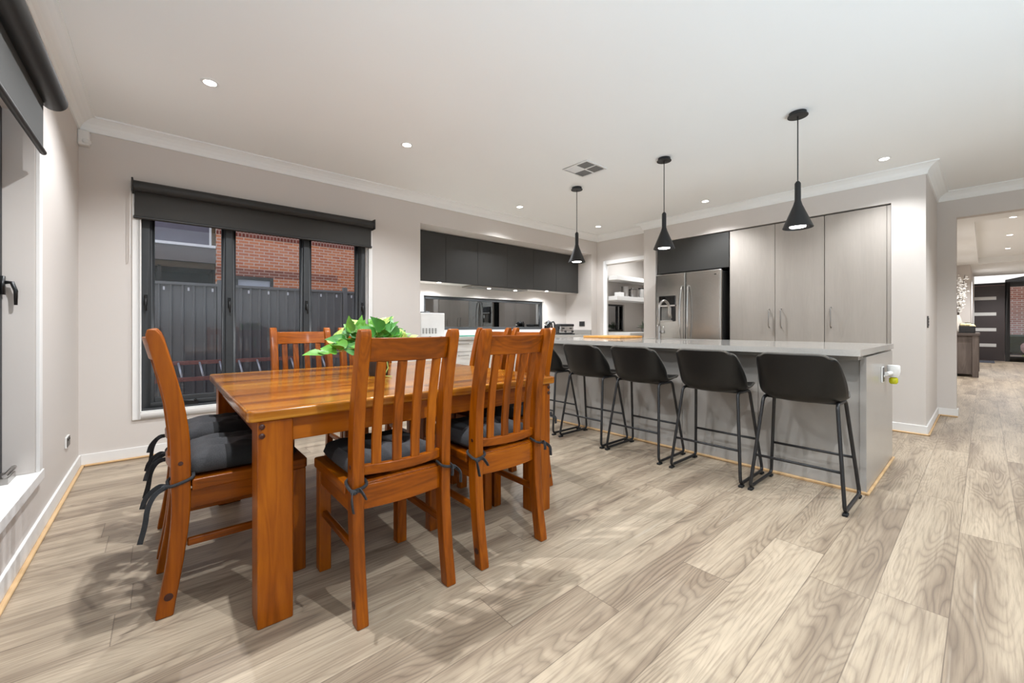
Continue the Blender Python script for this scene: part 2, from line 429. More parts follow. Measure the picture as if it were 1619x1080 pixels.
# wall holding fridge, tall cupboards and pantry opening
wr = MB()
wr.box(6.43, 6.55, -.15, 0, 0, CH); wr.box(6.43, 6.55, -1.05, -.15, 2.17, CH); wr.box(6.25, 6.55, -1.25, -1.05, 0, CH)
wr.box(6.55, 7.0, -1.25, -1.15, 0, CH)
wr.box(6.25, 7.1, -3.92, -1.25, 2.372, CH); wr.box(7.0, 7.1, -3.92, -1.15, 0, 2.372)
wr.box(6.25, 7.69, -4.175, -3.92, 0, CH)
struct(wr, 'wall_right', 'wall', 'greige wall framing fridge and tall cupboards')
# hall opening and hall walls
wh = MB()
wh.box(7.69, 7.82, -4.336, -3.92, 0, CH); wh.box(7.69, 7.82, -6.6, -4.336, 2.385, CH); wh.box(7.69, 7.82, BACK, -6.6, 0, CH)
struct(wh, 'wall_outer', 'wall', 'wall around the hallway opening')
wn = MB()
wn.box(7.82, 20.3, -3.92, -3.80, 0, CH); wn.box(16.5, 20.2, -4.31, -3.92, 0, CH); wn.box(7.82, 20.3, -6.75, -6.6, 0, 2.95)

struct(wn, 'wall_side', 'wall', 'side walls of the hallway')
# front door wall
DY0, DY1 = -4.98, -4.33
wd = MB(); wd.box(20.2, 20.4, -4.31, -3.8, 0, CH); wd.box(20.2, 20.4, -6.75, -6.2, 0, CH); wd.box(20.2, 20.4, -6.2, -4.31, 2.69, CH)
struct(wd, 'wall_front', 'wall', 'far end wall around the front door')
# pantry room
wp = MB()
PX0, PX1, PZ0, PZ1 = 6.62, 7.28, .99, 1.5
wp.box(6.43, PX0, 0, .15, 0, CH); wp.box(PX1, 8.3, 0, .15, 0, CH); wp.box(PX0, PX1, 0, .15, 0, PZ0); wp.box(PX0, PX1, 0, .15, PZ1, CH)
wp.box(7.95, 8.05, -1.25, 0, 0, CH); wp.box(7.1, 8.05, -1.25, -1.15, 0, CH)
struct(wp, 'wall_inner', 'greyshelf', 'walls of the walk-in pantry')

# cornices: cove profile
def cove(p0, p1, nx, ny, name, e0, e1, s=.1, z=CH):
    """cove between p0 and p1 (2-D), sitting on a wall whose inward normal is (nx, ny)"""
    mb = MB(); dv = Vector((p1[0] - p0[0], p1[1] - p0[1])).normalized()   # e0 / e1: mitre, +1 outside corner, -1 inside corner
    prof = [(0.0, 0.0), (0.0, -s), (.012, -s), (.018, -s * .72), (.034, -s * .45), (.058, -s * .26), (.084, -.012), (s, -.012), (s, 0)]
    A = [mb.b.verts.new((p0[0] + nx * d - dv.x * d * e0, p0[1] + ny * d - dv.y * d * e0, z + h)) for d, h in prof]
    B = [mb.b.verts.new((p1[0] + nx * d + dv.x * d * e1, p1[1] + ny * d + dv.y * d * e1, z + h)) for d, h in prof]
    mb.b.faces.new(A); mb.b.faces.new(B[::-1]); n = len(prof)
    for i in range(n): mb.b.faces.new([A[i], B[i], B[(i + 1) % n], A[(i + 1) % n]])
    return struct(mb, name, 'ceil', 'white cove cornice')
cove((0, BACK), (0, 0), 1, 0, 'trim_2', 0, -1); cove((0, 0), (6.43, 0), 0, -1, 'trim_3', -1, -1); cove((6.43, 0), (6.43, -1.05), -1, 0, 'trim_4', -1, -1)
cove((6.43, -1.05), (6.25, -1.05), 0, 1, 'trim_17', -1, 1); cove((6.25, -1.05), (6.25, -4.175), -1, 0, 'trim_5', 1, 1); cove((6.25, -4.175), (7.69, -4.175), 0, -1, 'trim_6', 1, -1)
cove((7.69, -4.175), (7.69, BACK), -1, 0, 'trim_7', -1, 0)

# baseboards with timber quad
def skirt(name, x0, x1, y0, y1, h=.092):
    return struct(bx(x0, x1, y0, y1, 0, h), name, 'trim', 'white skirting board', .003)
skirt('baseboard_left', 0, .014, BACK, 0); skirt('baseboard_back', .014, 2.912, -.014, 0)
skirt('baseboard_right', 6.236, 6.25, -4.189, -3.92); skirt('baseboard_side', 6.25, 7.69, -4.189, -4.175)
skirt('baseboard_inner', 7.676, 7.69, -4.336, -4.189); skirt('baseboard_jamb', 7.69, 7.834, -4.35, -4.336); skirt('baseboard_rear', 16.486, 16.5, -4.32, -4.20)
skirt('baseboard_far', 16.5, 20.2, -4.324, -4.31)
def quad(name, x0, x1, y0, y1, m):
    return struct(bx(x0, x1, y0, y1, 0, .016), name, m, 'raw timber quad bead at the floor edge', .006)
quad('trim_8', .014, .034, BACK, -.014, 'quady'); quad('trim_9', .034, 2.912, -.034, -.014, 'quad')
quad('trim_10', 6.22, 6.236, -4.205, -3.93, 'quady'); quad('trim_11', 6.22, 7.676, -4.205, -4.189, 'quad'); quad('trim_12', 7.66, 7.676, -4.35, -4.205, 'quady')
# recess pantry opening architrave
ar = MB(); ar.box(6.405, 6.43, -.215, -.15, 0, 2.235); ar.box(6.405, 6.43, -1.05, -.215, 2.17, 2.235); ar.box(6.43, 6.55, -.155, -.15, 0, 2.17)
struct(ar, 'trim_13', 'trim', 'white architrave around the pantry opening', .003)

# ------------------------------------------------------------------ window 1 (dining)
def handle(parent, x, y, z, out=-1):
    mb = MB(); mb.box(x - .011, x + .011, y + out * .012, y, z - .03, z + .06); mb.tube([(x, y + out * .012, z + .035), (x, y + out * .032, z + .03), (x, y + out * .036, z - .03), (x + .004, y + out * .03, z - .075)], [.008, .008, .007, .006], 8)
    return mb.build('casement_handle', 'alublk', parent, 0, True)
w1 = sthing('window_1', 'three-pane charcoal casement window beside the dining table')
fy0, fy1 = .06, .13
mb = MB(); mb.box(X0, .414, fy0, fy1, Z0, Z1); mb.box(2.174, X1, fy0, fy1, Z0, Z1); mb.box(.414, 2.174, fy0, fy1, Z0, Z0 + .062); mb.box(.414, 2.174, fy0, fy1, Z1 - .06, Z1)
mb.box(.938, .994, fy0, fy1, Z0 + .062, Z1 - .06); mb.box(1.604, 1.658, fy0, fy1, Z0 + .062, Z1 - .06); mb.box(X0, X1, .03, fy0, Z0, Z0 + .02)
mb.build('frame', 'alu', w1, .004)
panes = [(.414, .938), (.994, 1.604), (1.658, 2.174)]
for a, b in panes:
    m2 = MB(); q = .026; za, zb = Z0 + .062, Z1 - .06
    m2.box(a, a + q, .075, .12, za, zb); m2.box(b - q, b, .075, .12, za, zb); m2.box(a + q, b - q, .075, .12, za, za + q + .014); m2.box(a + q, b - q, .075, .12, zb - q, zb)
    sh = m2.build('sash', 'alu', w1, .003)
    bx(a + q, b - q, .096, .100, za + q + .014, zb - q).build('pane', 'glass', sh)
for x in (.385, .966, 1.631, 2.212): handle(w1, x, fy0, 1.29)
for x in (.68, 1.25, 1.9):
    m2 = MB(); m2.box(x - .055, x + .055, .03, fy0, Z0 + .02, Z0 + .05); m2.tube([(x - .1, .035, Z0 + .05), (x - .03, .025, Z0 + .062), (x + .02, .03, Z0 + .055)], .007, 8); m2.ico((x + .035, .03, Z0 + .058), .012, 1)
    m2.build('window_winder', 'alublk', w1)
tw = MB()
tw.box(.303, X0, -.018, 0, .315, 2.17); tw.box(X1, 2.303, -.018, 0, .315, 2.17); tw.box(X0, X1, -.018, 0, .315, Z0 - .005); tw.box(X0, X1, -.018, 0, 2.12, 2.17)
tw.box(X0, X0 + .006, 0, .06, Z0, Z1); tw.box(X1 - .006, X1, 0, .06, Z0, Z1); tw.box(X0, X1, 0, .06, Z0 - .004, Z0 + .004)
struct(tw, 'trim_14', 'trim', 'white window architrave', .003)

# window 2 (kitchen splashback)
w2 = sthing('window_2', 'long low splashback window behind the kitchen bench')
mb = MB(); t = .045; ya, yb = .64, .70
mb.box(kx0, kx0 + t, ya, yb, kz0, kz1); mb.box(kx1 - t, kx1, ya, yb, kz0, kz1); mb.box(kx0 + t, kx1 - t, ya, yb, kz0, kz0 + t); mb.box(kx0 + t, kx1 - t, ya, yb, kz1 - t, kz1)
mb.build('frame', 'alu', w2, .003)
for a, b in ((kx0 + t, kx1 - t),): bx(a, b, .668, .672, kz0 + t, kz1 - t).build('pane', 'tintglass', w2)
# window 3 (pantry)
w3 = sthing('window_3', 'small dark framed pantry window with louvre lines')
mb = MB(); t = .05
mb.box(PX0, PX0 + t, .03, .09, PZ0, PZ1); mb.box(PX1 - .04, PX1, .03, .09, PZ0, PZ1); mb.box(PX0 + t, PX1 - .04, .03, .09, PZ0, PZ0 + .03); mb.box(PX0 + t, PX1 - .04, .03, .09, PZ1 - .03, PZ1)
mb.box(PX1 - .17, PX1 - .15, .03, .09, PZ0 + .03, PZ1 - .03)
mb.build('frame', 'dark', w3, .003)
bx(PX0 + t, PX1 - .04, .058, .062, PZ0 + .03, PZ1 - .03).build('pane', 'tintglass', w3)
mb = MB()
for k in range(8):
    z = PZ0 + .05 + k * .055; mb.box(PX0 + t, PX1 - .17, .075, .085, z, z + .008)
mb.build('flyscreen_bars', 'gpo', w3)
# window 4 (left wall)
w4 = sthing('window_4', 'tall charcoal framed window in the left wall')
mb = MB(); ya, yb, za, zb = -3.3, -1.40, .34, 2.16
mb.box(-.14, -.107, yb - .06, yb, za, zb); mb.box(-.14, -.107, ya, ya + .06, za, zb); mb.box(-.14, -.107, ya + .06, yb - .06, za, za + .06); mb.box(-.14, -.107, ya + .06, yb - .06, zb - .06, zb); mb.box(-.14, -.107, -2.40, -2.33, za + .06, zb - .06)
mb.build('frame', 'alu', w4, .003)
for a, b in ((ya + .06, -2.40), (-2.33, yb - .06)): bx(-.126, -.122, a, b, za + .06, zb - .06).build('pane', 'glass', w4)
mb = MB(); mb.box(-.107, -.092, -1.45, -1.425, 1.24, 1.33); mb.tube([(-.092, -1.437, 1.3), (-.07, -1.437, 1.3), (-.058, -1.437, 1.26), (-.058, -1.437, 1.19)], [.009, .009, .008, .006], 8)
mb.build('casement_handle', 'alublk', w4, 0, True)
mb = MB(); mb.box(-.107, -.06, -1.56, -1.43, za, za + .03); mb.tube([(-.07, -1.56, za + .04), (-.06, -1.48, za + .055), (-.065, -1.43, za + .05)], .01, 8); mb.build('window_winder', 'nickel', w4)
sl = MB(); sl.box(-.107, .022, -3.36, -1.335, .29, .34)
sl.box(0, .016, -1.40, -1.34, .34, 2.2)
struct(sl, 'trim_15', 'trim', 'white sill and reveal of the left window', .003)

struct(bx(-.107, -.001, -1.406, -1.40, .341, 2.16), 'trim_18', 'wall', 'greige window reveal')
# ------------------------------------------------------------------ roller blinds
b1 = thing('roller_blind', 'long charcoal roller blind half lowered over the three-pane dining window', 'blind', (1.3, -.06, 2.0))
def rb(mb, name, mat, bevel=0, smooth=False):
    o = mb.build(name, mat, b1, bevel, smooth); o.location = (-1.3, .06, -2.0); return o
mb = MB(); mb.lathe([(.043, .312), (.043, 2.288)], (0, -.068, 2.225), 24, 0); o = rb(mb, 'roller_tube', 'blinddk'); smooth_by_angle(o)
rb(bx(.318, 2.282, -.030, -.027, 1.985, 2.225), 'blind_fabric', 'blind')
mb = MB(); mb.lathe([(.0125, .312), (.0125, 2.288)], (0, -.029, 1.98), 12, 0); o = rb(mb, 'bottom_bar', 'blinddk'); smooth_by_angle(o)
for x in (.302, 2.288):
    rb(bx(x, x + .012, -.115, 0.0, 2.17, 2.28), 'bracket', 'blinddk', .004)
mb = MB(); mb.tube([(.296, -.075, 2.2), (.296, -.075, 1.66), (.296, -.06, 1.645), (.296, -.045, 1.66), (.296, -.045, 2.2)], .0022, 6); rb(mb, 'bead_chain', 'white')

b2 = thing('roller_blind', 'charcoal roller blind half lowered over the left wall window', 'blind', (.07, -2.4, 2.1))
def rb2(mb, name, mat, bevel=0):
    o = mb.build(name, mat, b2, bevel); o.location = (-.07, 2.4, -2.1); return o
mb = MB(); mb.lathe([(.05, -3.35), (.05, -1.485)], (.075, 0, 2.225), 28, 1); o = rb2(mb, 'roller_tube', 'blinddk'); smooth_by_angle(o)
rb2(bx(.045, .048, -3.33, -1.545, 1.945, 2.225), 'blind_fabric', 'blind')
mb = MB(); mb.lathe([(.0125, -3.34), (.0125, -1.535)], (.0465, 0, 1.94), 12, 1); o = rb2(mb, 'bottom_bar', 'blinddk'); smooth_by_angle(o)
rb2(bx(0, .12, -3.365, -3.352, 2.165, 2.285), 'bracket', 'blinddk', .004)
rb2(bx(0.0, .03, -1.53, -1.515, 2.19, 2.26), 'bracket', 'blinddk', .004)

# ------------------------------------------------------------------ dining table
TX0, TX1, TY0, TY1 = .712, 2.272, -2.888, -1.408
tcx, tcy = (TX0 + TX1) / 2, (TY0 + TY1) / 2
tb = thing('dining_table', 'square orange-brown timber dining table with thick rounded top and block legs', 'table', (tcx, tcy, 0))
hx, hy = (TX1 - TX0) / 2, (TY1 - TY0) / 2
c = .014
poly = [(-hx + c, -hy), (hx - c, -hy), (hx, -hy + c), (hx, hy - c), (hx - c, hy), (-hx + c, hy), (-hx, hy - c), (-hx, -hy + c)]
MB().prism(poly, 2, .745, .787).build('tabletop', 'wtop', tb, .0185, seg=5)
lw = .116
for sx in (-1, 1):
    for sy in (-1, 1):
        x = sx * (hx - .034); y = sy * (hy - .016)
        lg = bx(x, x - sx * lw, y, y - sy * lw, 0, .745).build('leg', 'wz', tb, .006)
        if sy < 0:
            for z in (.725, .692):
                o = MB().lathe([(.004, y - .007), (.010, y - .004), (.010, y + .002)], (x - sx * .014, 0, z), 12, 1).build('bolt', 'plug', lg)
for sy in (-1, 1):
    y = sy * (hy - .040)
    bx(-hx + .034 + lw, hx - .034 - lw, y, y - sy * .024, .655, .745).build('apron', 'wx', tb, .003)
for sx in (-1, 1):
    x = sx * (hx - .058)
    bx(x, x - sx * .024, -hy + .016 + lw, hy - .016 - lw, .655, .745).build('apron', 'wy', tb, .003)

# ------------------------------------------------------------------ dining chairs (sitter looks along +x)
CXS = [(0, -.047, .054), (.09, -.033, .052), (.18, -.018, .052), (.36, 0, .056), (.50, .001, .060), (.65, -.002, .060), (.79, -.017, .056), (.92, -.044, .053), (1.02, -.068, .050), (1.055, -.078, .044), (1.075, -.083, .024)]
RX = -.2
def rake(z):
    for (z0, a, _), (z1, b, _) in zip(CXS, CXS[1:]):
        if z0 <= z <= z1: return RX + a + (b - a) * (z - z0) / (z1 - z0)
    return RX + CXS[-1][1]
HW = .2075
def bow(y): return -.030 * (1 - (y / (HW - .045)) ** 2)
def curved_rail(z0, z1, th, y0=-HW + .044, y1=HW - .044, n=10, b=1.0):
    mb = MB(); rows = []
    for i in range(n + 1):
        y = y0 + (y1 - y0) * i / n
        q = []
        for z, d in ((z0, -th / 2), (z0, th / 2), (z1, th / 2), (z1, -th / 2)): q.append(mb.b.verts.new((rake(z) + d + bow(y) * b, y, z)))
        rows.append(q)
    for i in range(n):
        for k in range(4): mb.b.faces.new([rows[i][k], rows[i][(k + 1) % 4], rows[i + 1][(k + 1) % 4], rows[i + 1][k]])
    mb.b.faces.new(rows[0]); mb.b.faces.new(rows[-1][::-1]); return mb
def make_chair(label, loc, rz, group):
    t = thing('dining_chair', label, 'chair', loc, rz, group)
    # smooth outline of rear post
    def cat(z):
        P = CXS; zs = [p[0] for p in P]
        for i in range(len(P) - 1):
            if zs[i] <= z <= zs[i + 1]:
                u = (z - zs[i]) / (zs[i + 1] - zs[i]); p0 = P[max(i - 1, 0)]; p1 = P[i]; p2 = P[i + 1]; p3 = P[min(i + 2, len(P) - 1)]
                f = lambda a, b_, c_, d: .5 * ((2 * b_) + (-a + c_) * u + (2 * a - 5 * b_ + 4 * c_ - d) * u * u + (-a + 3 * b_ - 3 * c_ + d) * u ** 3)
                return f(p0[1], p1[1], p2[1], p3[1]), f(p0[2], p1[2], p2[2], p3[2])
        return P[-1][1], P[-1][2]
    zz = [i * .05 for i in range(21)] + [1.02, 1.04, 1.055, 1.067, 1.075]
    fr = [(RX + cat(z)[0] + cat(z)[1] / 2, z) for z in zz]; bk = [(RX + cat(z)[0] - cat(z)[1] / 2, z) for z in zz]
    for sy in (-1, 1):
        y0, y1 = (sy * HW, sy * (HW - .044))
        p = MB().prism(fr + bk[::-1], 1, min(y0, y1), max(y0, y1)).build('back_post', 'wz', t, .006)
        for r_, x_, z_ in ((.008, RX, .565), (.014, RX - .035, .075)): MB().lathe([(r_, sy * (HW - .002)), (r_, sy * (HW + .001))], (x_, 0, z_), 14, 1).build('timber_plug', 'plug', p)
        xf = .21
        bx(xf - .026, xf + .026, sy * HW, sy * (HW - .05), 0, .455).build('front_leg', 'wz', t, .005)
        bx(RX + .02, xf - .02, sy * (HW - .008), sy * (HW - .030), .385, .455).build('side_apron', 'wx', t, .003)
        bx(RX + .02, xf - .02, sy * (HW - .012), sy * (HW - .034), .238, .268).build('stretcher', 'wx', t, .006)
    curved_rail(.955, 1.043, .024).build('top_rail', 'wy', t, .004)
    curved_rail(.528, .566, .026).build('lower_rail', 'wy', t, .004)
    for k in range(4):
        y = (-1.5 + k) * .077; mb = MB(); w = .018; rows = []
        for z in [.56 + i * .044 for i in range(10)]:
            q = [mb.b.verts.new((rake(z) + bow(y) + d, yy, z)) for d, yy in ((-.008, y - w), (-.008, y + w), (.008, y + w), (.008, y - w))]; rows.append(q)
        for i in range(9):
            for j in range(4): mb.b.faces.new([rows[i][j], rows[i][(j + 1) % 4], rows[i + 1][(j + 1) % 4], rows[i + 1][j]])
        mb.b.faces.new(rows[0]); mb.b.faces.new(rows[-1][::-1]); mb.build('slat', 'wz', t, .003)
    curved_rail(.400, .492, .022, b=.55).build('rear_apron', 'wy', t, .003)
    bx(.195, .22, -HW + .05, HW - .05, .385, .455).build('front_apron', 'wy', t, .003)
    # seat board with notches
    poly = [(RX + .034, -HW - .010), (.232, -HW - .010), (.240, -HW), (.240, HW), (.232, HW + .010), (RX + .034, HW + .010), (RX + .034, HW - .046), (RX - .008, HW - .046), (RX - .008, -HW + .046), (RX + .034, -HW + .046)]
    MB().prism(poly, 2, .456, .498).build('seat', 'wx', t, .006)
    return t
def make_cushion(label, loc, rz, group, tail=1.0):
    t = thing('seat_cushion', label, 'cushion', loc, rz, group)
    nu, nv = 28, 28; top = []; bot = []
    for i in range(nu + 1):
        rt, rb_ = [], []
        for j in range(nv + 1):
            u = -1 + 2 * i / nu; v = -1 + 2 * j / nv
            x = .015 + u * .195; y = v * .195
            ed = max(0, 1 - max(abs(u), abs(v)) ** 4) ** .5
            puff = .066 * ed + .006 * math.sin(i * .5 + .6) * math.sin(j * .7 + .5) * ed
            tuft = sum(math.exp(-((u - a) ** 2 + (v - b_) ** 2) / .03) for a in (-.33, .33) for b_ in (-.33, .33))
            h = puff - .020 * tuft * ed
            k = 1 - .04 * (abs(u) * abs(v)) ** 3
            rt.append((x * k, y * k, .527 + h)); rb_.append((x * k, y * k, .527 - .027 * ed ** .6 ))
        top.append(rt); bot.append(rb_)
    mb = MB(); mb.grid(top); mb.grid(bot)
    o = mb.build('cushion_pad', 'cush', t, 0, True)
    for sy in (-1, 1):
        yo = sy * (HW + .006); yi = sy * (HW - .052); xb = RX - .034; xf = RX + .037; z = .505
        mb = MB()
        loop = [(xf - .005, yi, z + .02), (xf + .003, sy * (HW - .02), z + .008), (xf, yo, z), (RX, yo + sy * .002, z - .012), (xb, yo, z - .02), (xb - .004, sy * (HW - .02), z - .016), (xb - .004, yi, z - .004), (RX, yi, z + .006)]
        mb.tube(chaikin(loop, 2), .006, 6)
        mb.ico((xb - .012, yo - sy * .004, z - .018), .013, 1, (1, 1.1, .8))
        q = tail
        for pts in ([(-.01, 0, -.018), (-.03 - .01 * q, sy * .012, -.03), (-.035 - .025 * q, sy * .014, -.03 - .045 * q), (-.035 - .03 * q, sy * .012, -.03 - .105 * q), (-.035 - .045 * q, sy * .01, -.03 - .17 * q)],
                    [(-.01, -sy * .01, -.016), (-.03, -sy * .02, -.012 + .01 * (1 - q)), (-.04 - .026 * q, -sy * .03, -.02 - .03 * q), (-.04 - .035 * q, -sy * .034, -.02 - .07 * q)]):
            mb.strip(chaikin([(xb + a, yo + b_, z + c_) for a, b_, c_ in pts]), .016, .004, (0, 1, 0))
        mb.build('tie', 'tie', t)
    return t
GC = 'orange-brown chairs around the dining table'; GK = 'black and grey cushions on the dining chairs'
YL = .743
places = [
    ((1.222, -2.833, 0), PI / 2, 'slatted timber dining chair with its back to the viewer, near the left table leg', 'black and grey cushion tied to the nearer-side chair by the left table leg'),
    ((1.768, -2.833, 0), PI / 2, 'slatted timber dining chair with its back to the viewer, near the right table leg', 'black and grey cushion tied to the nearer-side chair by the right table leg'),
    ((YL, -2.365, 0), 0, 'timber dining chair seen side on at left end of table, closest to viewer', 'black and grey tufted cushion on the closest chair at left table end'),
    ((YL, -1.845, 0), 0, 'timber dining chair mostly hidden behind the side-on chair at left end of table', 'black and grey tufted cushion behind the closest one at left table end'),
    ((1.29, -1.445, 0), -PI / 2, 'timber dining chair across the table, left one, facing viewer before the window', None),
    ((1.77, -1.445, 0), -PI / 2, 'timber dining chair across the table, partly behind the leafy potted plant', None),
    ((2.235, -2.435, 0), PI, 'timber dining chair at right end of table, nearest the bar stools', 'black cushion on the right-end chair nearest the viewer'),
    ((2.235, -1.975, 0), PI, 'timber dining chair at right end of table, further one nearest the kitchen recess', 'black cushion on the further right-end chair'),
]
ch0 = None; cu = {}
for loc, rz, lab, clab in places:
    if ch0 is None: ch0 = make_chair(lab, loc, rz, GC)
    else: dup(ch0, loc, rz, lab)
    if clab:
        key = rz == 0
        if key not in cu: cu[key] = make_cushion(clab, loc, rz, GK, 1.0 if key else .28)
        else: dup(cu[key], loc, rz, clab)

# ------------------------------------------------------------------ potted plant on the table
PC = (1.485, -2.16)
pp = thing('potted_plant', 'trailing heart-leaf plant in dark pot on the dining table', 'plant', (PC[0], PC[1], .787))
mb = MB(); mb.lathe([(.050, 0), (.054, .006), (.064, .13), (.066, .15), (.060, .15), (.058, .125)], (0, 0, 0), 32); o = mb.build('pot', 'pot', pp); smooth_by_angle(o)
rnd = random.Random(5)
cam_r = Vector((math.cos(math.radians(40.7)), -math.sin(math.radians(40.7)), 0)); cam_f = Vector((cam_r.y * -1, cam_r.x, 0))
mats = {'leaf': MB(), 'leafdk': MB(), 'leaflt': MB()}; vines = MB()
R_, F_ = cam_r, cam_f
def frond(tip, nleaf, size, kinds, spread=.04):
    base = Vector((rnd.uniform(-.03, .03), rnd.uniform(-.03, .03), .13)); tip = Vector(tip)
    midp = (base + tip) / 2 + Vector((0, 0, .05))
    pts = [base * (1 - u) ** 2 + midp * 2 * u * (1 - u) + tip * u * u for u in [i / 6 for i in range(7)]]
    vines.tube(pts, .0022, 5)
    nleaf = int(nleaf * 1.5)
    for k in range(nleaf):
        u = .45 + .55 * (k + 1) / nleaf; p = base * (1 - u) ** 2 + midp * 2 * u * (1 - u) + tip * u * u
        d = Vector((rnd.uniform(-1, 1), rnd.uniform(-1, 1), rnd.uniform(-.2, .7))) + (tip - base).normalized() * .8
        L = size * rnd.uniform(.9, 1.4)
        mats[rnd.choice(kinds)].leaf(p + Vector((rnd.uniform(-spread, spread), rnd.uniform(-spread, spread), rnd.uniform(-spread, spread) * .5)), d, F_ * -.75 + Vector((rnd.uniform(-.5, .5), rnd.uniform(-.5, .5), .7)), L, L * .78, rnd.uniform(.1, .5))
for s, z, n, sz, kk in ((-.24, .20, 6, .085, ['leaf', 'leaflt', 'leafdk']), (-.18, .25, 6, .09, ['leaflt', 'leaf', 'leafdk']), (-.29, .15, 4, .085, ['leaf', 'leaf']), (-.13, .28, 5, .08, ['leaf', 'leafdk', 'leaflt']),
                        (.0, .27, 7, .085, ['leafdk', 'leaf']), (.05, .28, 7, .085, ['leafdk', 'leaf']), (-.05, .24, 4, .08, ['leaflt', 'leaf']), (.11, .24, 7, .07, ['leaf', 'leafdk']), (.17, .21, 8, .055, ['leaflt', 'leaf']), (.23, .21, 9, .048, ['leaf', 'leaflt']), (.30, .19, 9, .045, ['leaflt', 'leaf']), (.26, .17, 8, .045, ['leaflt', 'leaf']), (.02, .30, 3, .08, ['leaflt']), (.08, .2, 6, .06, ['leaflt', 'leaf']), (.14, .17, 6, .06, ['leaf', 'leafdk']),
                        (-.07, .06, 4, .075, ['leaf', 'leafdk']), (-.05, .1, 3, .07, ['leafdk']), (-.1, .15, 5, .08, ['leafdk', 'leaf']), (.06, .15, 5, .06, ['leaf'])):
    frond(R_ * s + F_ * rnd.uniform(-.06, .08) + Vector((0, 0, z)), n, sz, kk)
vines.tube([R_ * .04 + Vector((0, 0, .14)), R_ * .07 + F_ * -.04 + Vector((0, 0, .05)), R_ * .06 + F_ * -.09 + Vector((0, 0, .008)), R_ * .11 + F_ * -.10 + Vector((0, 0, .006))], .003, 5)
vines.tube([R_ * -.1 + Vector((0, 0, .16)), R_ * -.2 + Vector((0, 0, .15)), R_ * -.3 + Vector((0, 0, .135))], .003, 5)
vines.build('vine', 'vine', pp)
for _m in list(mats.values()):
    for v_ in _m.b.verts: v_.co.z = max(v_.co.z, .004)
for k, nm in (('leaf', 'foliage'), ('leafdk', 'foliage'), ('leaflt', 'foliage')):
    o = mats[k].build(nm, k, pp, 0, True)
    o['label'] = {'leaf': 'mid green leaves', 'leafdk': 'deep green leaves', 'leaflt': 'lime variegated leaves'}[k]

# ------------------------------------------------------------------ kitchen island
IX0, IX1, IY0, IY1 = 3.93, 5.05, -4.06, -1.0
isl = thing('kitchen_island', 'long grey kitchen island base standing behind the row of bar stools', 'island', (4.49, -2.5, 0))
def ip(mb, name, mat, bevel=0):
    o = mb.build(name, mat, isl, bevel); o.location = (-4.49, 2.5, 0); return o
ip(bx(4.02, 4.55, IY0 + .036, IY1 - .036, 0, .895), 'carcass', 'island')
ip(bx(IX0, IX1, IY0, IY0 + .034, 0, .885), 'end_panel', 'island', .002)
ip(bx(IX0, IX1, IY1 - .034, IY1, 0, .885), 'end_panel', 'island', .002)
n = 5; seg = (IY1 - IY0 - .068) / n
for k in range(n): ip(bx(IX0 + .012, IX0 + .03, IY0 + .034 + k * seg + .0012, IY0 + .034 + (k + 1) * seg - .0012, 0, .895), 'back_panel', 'island', .001)
for k in range(4):
    s2 = (IY1 - IY0 - .068) / 4; y0 = IY0 + .034 + k * s2
    d = ip(bx(IX1 - .045, IX1 - .025, y0 + .002, y0 + s2 - .002, .10, .885), 'cupboard_door', 'island', .001)
ip(bx(3.80, IX0 + .012, IY0 + .02, IY1 - .02, .872, .90), 'support_rail', 'stonedk')
q = MB(); q.box(IX0 - .016, IX0 + .012, IY0 + .0, IY1, 0, .016); q.box(IX0 - .016, IX1, IY0 - .016, IY0, 0, .016)
ip(q, 'floor_bead', 'quady', .005)
SX0, SX1, SY0, SY1 = 4.66, 5.0, -2.62, -1.95
ct = MB(); cx0, cx1, cy0, cy1 = 3.715, 5.105, -4.062, -.98
ct.box(cx0, SX0, cy0, cy1, .90, .94); ct.box(SX1, cx1, cy0, cy1, .90, .94); ct.box(SX0, SX1, cy0, SY0, .90, .94); ct.box(SX0, SX1, SY1, cy1, .90, .94)
tag(ct.build('island_countertop', 'stone'), 'pale grey polished stone benchtop lying on the kitchen island', 'countertop')
sk = MB(); sk.box(SX0 - .01, SX1 + .01, SY0 - .01, SY1 + .01, .70, .704); sk.box(SX0 - .012, SX0 - .001, SY0 - .01, SY1 + .01, .704, .899); sk.box(SX1 + .001, SX1 + .012, SY0 - .01, SY1 + .01, .704, .899)
sk.box(SX0 - .001, SX1 + .001, SY0 - .012, SY0 - .001, .704, .899); sk.box(SX0 - .001, SX1 + .001, SY1 + .001, SY1 + .012, .704, .899)
tag(sk.build('sink', 'steel'), 'undermount steel sink set into the island benchtop', 'sink')
fx, fyy = 4.605, -2.235
fa = thing('faucet', 'gooseneck steel mixer tap on the island benchtop in front of the fridge', 'tap', (fx, fyy, .94))
mb = MB(); mb.lathe([(.030, 0), (.030, .012), (.024, .016), (.024, .15), (.018, .155)], (0, 0, 0), 20); o = mb.build('tap_body', 'nickel', fa); smooth_by_angle(o)
pts = [(0, 0, .15), (0, 0, .25), (0, 0, .31)] + [(.115 - .115 * math.cos(a), -.0 , .315 + .115 * math.sin(a)) for a in [PI * k / 12 for k in range(1, 12)]] + [(.235, 0, .285), (.25, 0, .24)]
mb = MB(); mb.tube(pts, [.013] * (len(pts) - 2) + [.015, .016], 14); mb.build('spout', 'nickel', fa, 0, True)
mb = MB(); mb.tube([(0, -.02, .085), (.0, -.06, .085)], .018, 14); mb.tube([(0, -.05, .09), (.0, -.055, .15)], .005, 8); mb.build('lever', 'nickel', fa, 0, True)
cb = bx(4.52, 5.0, -1.79, -1.25, .941, .968).build('cutting_board', 'boardwood', None, .006)
tag(cb, 'large honey timber chopping board lying on the island benchtop', 'board')
